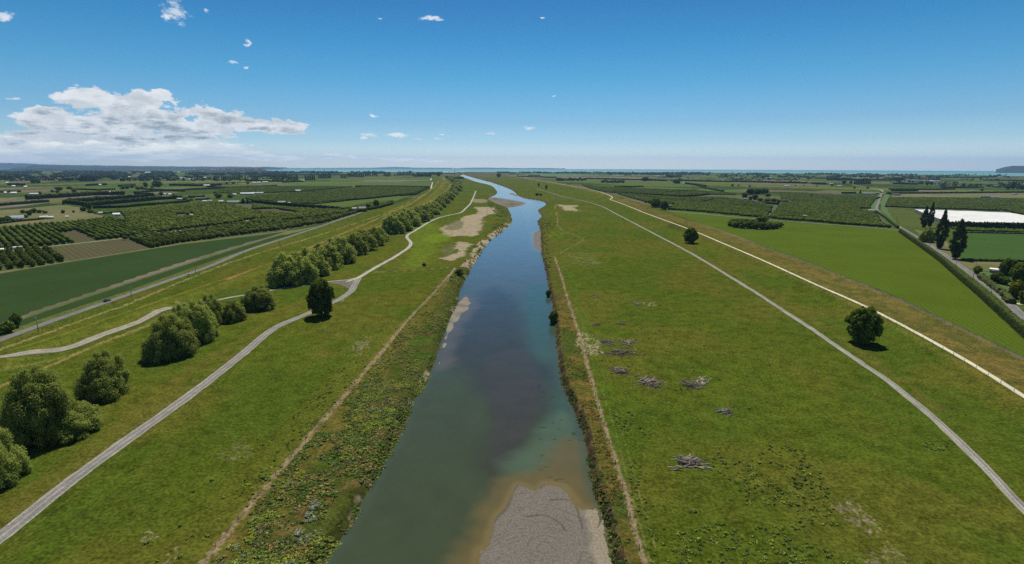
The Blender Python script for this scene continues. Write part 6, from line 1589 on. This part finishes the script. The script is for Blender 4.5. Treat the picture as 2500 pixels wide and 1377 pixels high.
for (x, y, w_, lab) in [(1951, 446, 7, 'left white building of the far pair'), (1962, 446, 11, 'right white building of the far pair'), (1921, 456, 11, 'white roofed building in the far green strip'), (2029, 450.5, 8, 'white building beside dark trees before the road bend'), (2049, 456, 11, 'bright white building near the road bend'), (2096, 437, 8, 'white building in the far trees above the road bend'), (2189, 432.5, 7, 'bright tiny white building under the right horizon'), (1930, 424, 10, 'white building standing against the sea'),
                    (1669, 450, 4, 'tiny white hut beside the far dark tree clump'), (1763, 442, 7, 'cream house behind the far hedge'), (1800, 429, 8, 'left pale roof in the coastal settlement'), (1832, 429, 7, 'right pale roof in the coastal settlement'), (1868, 435, 8, 'left pale house in the far gardens'), (1882, 436, 7, 'right pale house in the far gardens'), (1603, 430, 14, 'pale long roof at the end of the pink field'), (1546, 429, 9, 'cream building in the coastal trees'),
                    (1510, 429.5, 26, 'long pale building at the corner of the ploughed fields'), (2322, 431, 9, 'pale building among trees under the right horizon'), (2444, 433, 8, 'pale roof near the right horizon')]:
    B('farmhouse', x, y, w_, 14, 4.5, 2, 'white', 'white', lab + ' on the right', windows=False, cat='building')
for (x, y, w_, lab) in [(444, 436.5, 14, 'long white shed between far poplars on the left'), (463, 439, 5, 'small pale house right of the far long white shed'), (499, 435, 9, 'bright white building before the far poplar row on the left'), (477, 437, 7, 'pale house left of the far bright white building'), (505, 455, 13, 'white roofed farm building among far left hedges'), (310, 433, 14, 'pale long roof under the left horizon'), (396, 433, 8, 'pale roof in the far left trees'), (620, 448, 8, 'left pale house in the village row'), (632, 447.5, 9, 'middle pale house in the village row'), (648, 446.5, 12, 'right pale house in the village row'), (739, 442.5, 8, 'white house between the far poplar rows'),
                    (34, 457, 6, 'left one of two small white sheds in the far left fields'), (63, 458.5, 6, 'right one of two small white sheds in the far left fields'), (18, 448, 5, 'tiny pale shed near the left edge'), (245, 453.5, 5, 'tiny pale house in the far hedges'), (420, 421, 12, 'pale quarry building by the lagoon'), (14, 474, 4, 'tiny white hut at the left edge')]:
    B('farmhouse', x, y, w_, 14, 4.5, 2, 'white', 'white', lab, windows=False, cat='building')
# houses over the low hill on the left
for i in range(26):
    x = random.uniform(470, 630); y = random.uniform(412.5, 417); a_, e_ = azel(x, y); d_ = 7900.
    b = Vector((d_ * math.sin(a_), d_ * math.cos(a_), H + d_ * math.tan(e_) - 6))
    mb = MB(); mb.box(-9, 9, -6, 6, -8, 5); mb.gable(-9, 9, -6, 6, 5, 9)
    mb.build('hill_house', WALLS['white'], loc=b, label='tiny pale house on the wooded hill at the left horizon', cat='house', group='houses on the wooded hill')
# coastal works with a chimney and its steam
B('factory', 1082, 424, 24, 60, 12, 6, 'cream', 'pale', 'long cream factory shed on the coast beside the river mouth', windows=False, cat='factory'); B('factory', 1105, 424, 18, 50, 10, 5, 'brick', 'pale', 'reddish factory shed right of the cream one', windows=False, cat='factory'); B('factory', 1129, 422.5, 8, 40, 10, 4, 'cream', 'white', 'small white factory shed nearest the river mouth', windows=False, cat='factory')
b = gp(1110, 424.5); mb = MB(); mb.tube([(0, 0, 0), (0, 0, 46)], [3.2, 2.2], 12); mb.build('chimney', WALLS['cream'], loc=b, label='factory chimney on the coast giving off white steam', cat='chimney')
sm = bpy.data.materials.new('steam'); sm.use_nodes = True; q = G(sm.node_tree); q.n.clear(); pv = q.node('ShaderNodeVolumePrincipled'); pv.inputs['Density'].default_value = .10; pv.inputs['Color'].default_value = (.95, .95, .95, 1); o_ = q.node('ShaderNodeOutputMaterial'); q.l.new(pv.outputs[0], o_.inputs['Volume'])
iv, it = ICO2; vs, ts, k0 = [], [], 0
for (dx, dz, r_) in ((0, 52, 5), (-8, 57, 8), (-18, 60, 10), (-30, 63, 9), (-42, 66, 6)):
    vs.append(iv * r_ * [1.3, 1, .8] + [dx, 0, dz]); ts.append(it + k0); k0 += len(iv)
obj('steam_plume', new_mesh('steam_plume', np.concatenate(vs), np.concatenate(ts), None, [sm]), loc=b, label='white steam plume drifting left from the coastal chimney', cat='steam')
for (x, y, h_, lab) in ((1155, 425, 16, 'thin mast standing against the sea by the river mouth'),):
    b, _, hh = size_at(x, y, 1, h_); mb = MB(); mb.tube([(0, 0, 0), (0, 0, hh)], [1.0, .5], 6); mb.build('mast', WALLS['grey'], loc=b, label=lab, cat='mast')
# garden house and roof at the right edge
B('house', 2500, 722, 44, 10, 4.2, 2.6, 'white', 'blue', 'blue grey roofed house behind the golden tree at the right edge', cat='house')
B('carport', 2442, 668, 40, 6, 2.6, .4, 'grey', 'white', 'flat white roofed shed among the garden trees', flat=True, windows=False, cat='shed')

# the big white netted canopy: a shade cloth roof over posts and a grey mesh side
RT = AT([(2233, 511), (2466, 519.5), (2640, 552), (2640, 546), (2500, 543.5), (2310, 541)], 6.0)
RT = AT([(2233, 511), (2350, 515), (2466, 519.5), (2560, 536), (2600, 543), (2640, 546.5), (2500, 544), (2312, 541.5)], 6.0)
can = empty('net_canopy', (RT[0, 0], RT[0, 1], 0), label='huge flat white shade cloth canopy with a grey mesh side beside the poplars', cat='canopy')
import bmesh as _b
bb = _b.new(); f = bb.faces.new([bb.verts.new((p[0] - RT[0, 0], p[1] - RT[0, 1], 0)) for p in RT]); _b.ops.triangulate(bb, faces=[f])
for _ in range(6):
    es = [e for e in bb.edges if e.calc_length() > 9]
    if not es: break
    _b.ops.subdivide_edges(bb, edges=es, cuts=1); _b.ops.triangulate(bb, faces=bb.faces[:])
for v in bb.verts:
    X_, Y_ = v.co.x + RT[0, 0], v.co.y + RT[0, 1]; uu = -X_ * math.sin(ANG_R) + Y_ * math.cos(ANG_R)
    v.co.z = 6.0 + drop(X_, Y_) + .35 * abs(math.sin(uu / 9 * math.pi)) + .15 * math.sin(X_ / 7.)
for f in bb.faces:
    if f.normal.z < 0: f.normal_flip()
me = bpy.data.meshes.new('canopy_roof'); bb.to_mesh(me); bb.free(); me.materials.append(mat_noise('shade_cloth', (.66, .65, .64), (.72, .71, .70), .15, c2=(.60, .59, .58), sc2=.04)); obj('canopy_roof', me, can)
mb = MB(); A_, B_ = RT[0] - RT[0], RT[-1] - RT[0]
for a, c_ in ((A_, B_),):
    n_ = 40
    for i in range(n_):
        p, q_ = a + (c_ - a) * i / n_, a + (c_ - a) * (i + 1) / n_; mb.add([(p[0], p[1], -.3), (q_[0], q_[1], -.3), (q_[0], q_[1], 5.9), (p[0], p[1], 5.9)], [(0, 1, 2, 3)])
mb.build('canopy_side', mat_noise('side_mesh', (.13, .13, .12), (.17, .17, .15), .5), can)
pm = MB(); pm.tube([(0, 0, -.3), (0, 0, 6.1)], .16, 6); pme = pm.mesh('canopy_post', m_wood)
for i in range(13):
    p = A_ + (B_ - A_) * i / 12; obj('canopy_post', pme, can, (p[0] - .2, p[1] - .2, 0))


# cars
def car(px, py, rz, col, label):
    b = gp(px, py); b.z = float(ground_z(b.x, b.y)) + .08; e = empty('car', b, rz, label=label, cat='car')
    m = mat_noise('paint_%s' % col[0], col[1], col[1], 1., rough=.3, spec=.5)
    mb = MB(); mb.box(-2.2, 2.2, -.85, .85, .35, .95); mb.build('body', m, e)
    mb = MB(); V = [(-1.3, -.75, .953), (1.1, -.75, .953), (1.1, .75, .953), (-1.3, .75, .953), (-.9, -.62, 1.5), (.5, -.62, 1.5), (.5, .62, 1.5), (-.9, .62, 1.5)]
    mb.add(V, [(0, 1, 5, 4), (1, 2, 6, 5), (2, 3, 7, 6), (3, 0, 4, 7)]); mb.build('window', m_glass, e)
    mb = MB(); mb.box(-.92, .52, -.63, .63, 1.503, 1.54); mb.build('roof', m, e)
    for x_ in (-1.4, 1.4):
        for y_ in (-.78, .78):
            mb = MB(); mb.tube([(x_, y_ - .1, .34), (x_, y_ + .1, .34)], .34, 10); mb.build('wheel', ROOFS['dark'], e)
car(2145.5, 502, 1.2, ('white', (.75, .75, .75)), 'white car on the right road before the bend')
car(775, 554, wang((700, 580), (779, 554)), ('silver', (.5, .52, .55)), 'silver car on the left road beside the orchard')
car(593, 543.5, wang((540, 551), (590, 544)), ('blue', (.25, .3, .4)), 'blue grey car on the pale lane between the orchards')
car(262, 736, wang((200, 757), (280, 731)), ('dark', (.05, .06, .06)), 'dark car on the left road above the orange board')

# ------------------------------------------------------------------ labels that single out look-alikes by what stands near them
LM = [(42, 537, 'pale blue roofed farmhouse'), (116, 534, 'long cream shed'), (190, 520, 'dry paddock trees'), (285, 528, 'bright white shed'), (262, 473, 'long white shed by the golden tree'), (405, 484, 'grey roofed farm building'), (490, 488, 'brown roofed shed'), (570, 496, 'long grey roofed house'), (604, 476, 'big bright white shed'),
      (728, 468, 'white shed alone in the orchard'), (688, 498, 'grey roofed house'), (885, 515, 'farmhouse at the road junction'), (640, 448, 'village row of houses'), (505, 455, 'white farm building in the far hedges'), (84, 447, 'square block of trees'), (370, 455, 'two big dark trees'), (1050, 450, 'pale canal'), (930, 440, 'pale green far fields'), (780, 440, 'far brown field'), (34, 474, 'white house in the far fields'), (444, 437, 'far long white shed'), (155, 500, 'paddock corner conifer'),
      (1607, 506, 'trees by the right stop bank'), (1850, 480, 'farmstead trees'), (1843, 552, 'oval copse'), (1916, 493, 'brown shed'), (2125, 517, 'white house at the road bend'), (2154, 470, 'far bend of the right road'), (2410, 483, 'blue grey roofed house'), (2260, 445, 'long glasshouse'), (2049, 456, 'bright white building by the road'), (1957, 446, 'pair of white buildings'), (1656, 447, 'big dark far clump'), (1400, 440, 'low rounded trees'), (1500, 446, 'second low clump'), (1218, 432, 'river bend tree'), (1510, 430, 'long pale far building'), (1330, 460, 'leaning tree'), (2472, 461, 'dark poplar at the right edge'), (1921, 456, 'white roofed building in the green strip')]
ORD = ['first', 'second', 'third', 'fourth', 'fifth', 'sixth', 'seventh', 'eighth', 'ninth', 'tenth', 'eleventh', 'twelfth']
KN = {'yellow': 'golden tree', 'shrub': 'pale tree', 'dark': 'dark conifer'}
todo = {}
for o in list(COL.objects):
    if o.parent is None and 'group' in o and 'label' in o:
        todo.setdefault(o['group'], []).append(o)
for grp, os_ in todo.items():
    if grp.startswith('nearest trees') or len({o['label'] for o in os_}) == len(os_) : continue
    if grp.startswith('willows of the'):
        os_.sort(key=lambda o: o.location.y)
        for i, o in enumerate(os_[:12]): o['label'] = ORD[i] + ' willow from the near end of the ' + ('long clump beyond the pale track' if 'clump' in grp else 'far belt of willows')
        continue
    if grp.startswith('trees of the oval'):
        os_.sort(key=lambda o: proj(o.location)[0])
        for i, o in enumerate(os_[:12]): o['label'] = ORD[i] + ' dark tree from the left end of the oval copse in the bright field'
        continue
    if grp.startswith('houses on'): continue
    by = {}
    for o in os_:
        if o.type == 'MESH' and o.name.startswith('hedge'):
            v = np.array([w.co[:] for w in list(o.data.vertices)[::7]]).mean(0)
        else: v = o.location
        px, py = proj(v); l = min(LM, key=lambda q: math.hypot((px - q[0]) * .5, (py - q[1]) * 2.2))
        dx, dy = px - l[0], py - l[1]
        rel = 'right of' if dx > 5 else 'left of' if dx < -5 else 'beside'
        if abs(dy) > 5 and abs(dx) < 40: rel = 'beyond' if dy < 0 else 'below'
        me = o.data if o.type == 'MESH' else None
        kind = o['category']
        if kind == 'tree': kind = 'dark tree' if not me or not me.materials else {'golden_leaf': 'golden tree', 'shrub_leaf': 'pale tree', 'poplar_leaf': 'tall dark tree'}.get(me.materials[0].name, 'dark tree')
        elif kind == 'poplar': kind = 'far poplar'
        elif kind == 'hedge': kind = 'dark hedge'
        by.setdefault('%s %s the %s' % (kind, rel, l[2]), []).append((px, o))
    for lab, lst in by.items():
        lst.sort(key=lambda t_: t_[0])
        for i, (px, o) in enumerate(lst):
            o['label'] = lab if len(lst) == 1 else (ORD[i] + ' from left, ' + lab) if i < 12 else 'one of the rightmost, ' + lab
seen = {}
for o in COL.objects:
    if o.parent is None and 'label' in o and 'category' in o: seen.setdefault(o['label'], []).append(o)
for lab, lst in seen.items():
    if len(lst) > 1 and len({o.get('group') for o in lst}) > 1:
        for i, o in enumerate(sorted(lst, key=lambda o: proj(o.location)[0])): o['label'] = ('nearer ' if o.location.y == min(q_.location.y for q_ in lst) else 'farther ') + lab

# ------------------------------------------------------------------ the air: thin even haze over everything
hm = bpy.data.materials.new('haze'); hm.use_nodes = True; q = G(hm.node_tree); q.n.clear()
pv = q.node('ShaderNodeVolumePrincipled'); pv.inputs['Density'].default_value = 3.0e-5; pv.inputs['Color'].default_value = (.34, .60, 1.0, 1); pv.inputs['Anisotropy'].default_value = .15
o_ = q.node('ShaderNodeOutputMaterial'); q.l.new(pv.outputs[0], o_.inputs['Volume'])
mb = MB(); mb.box(-33500, 33500, -2500, 33500, -460, 640); mb.build('haze', hm, kind='stuff', label='thin blue haze over the whole plain', cat='haze')
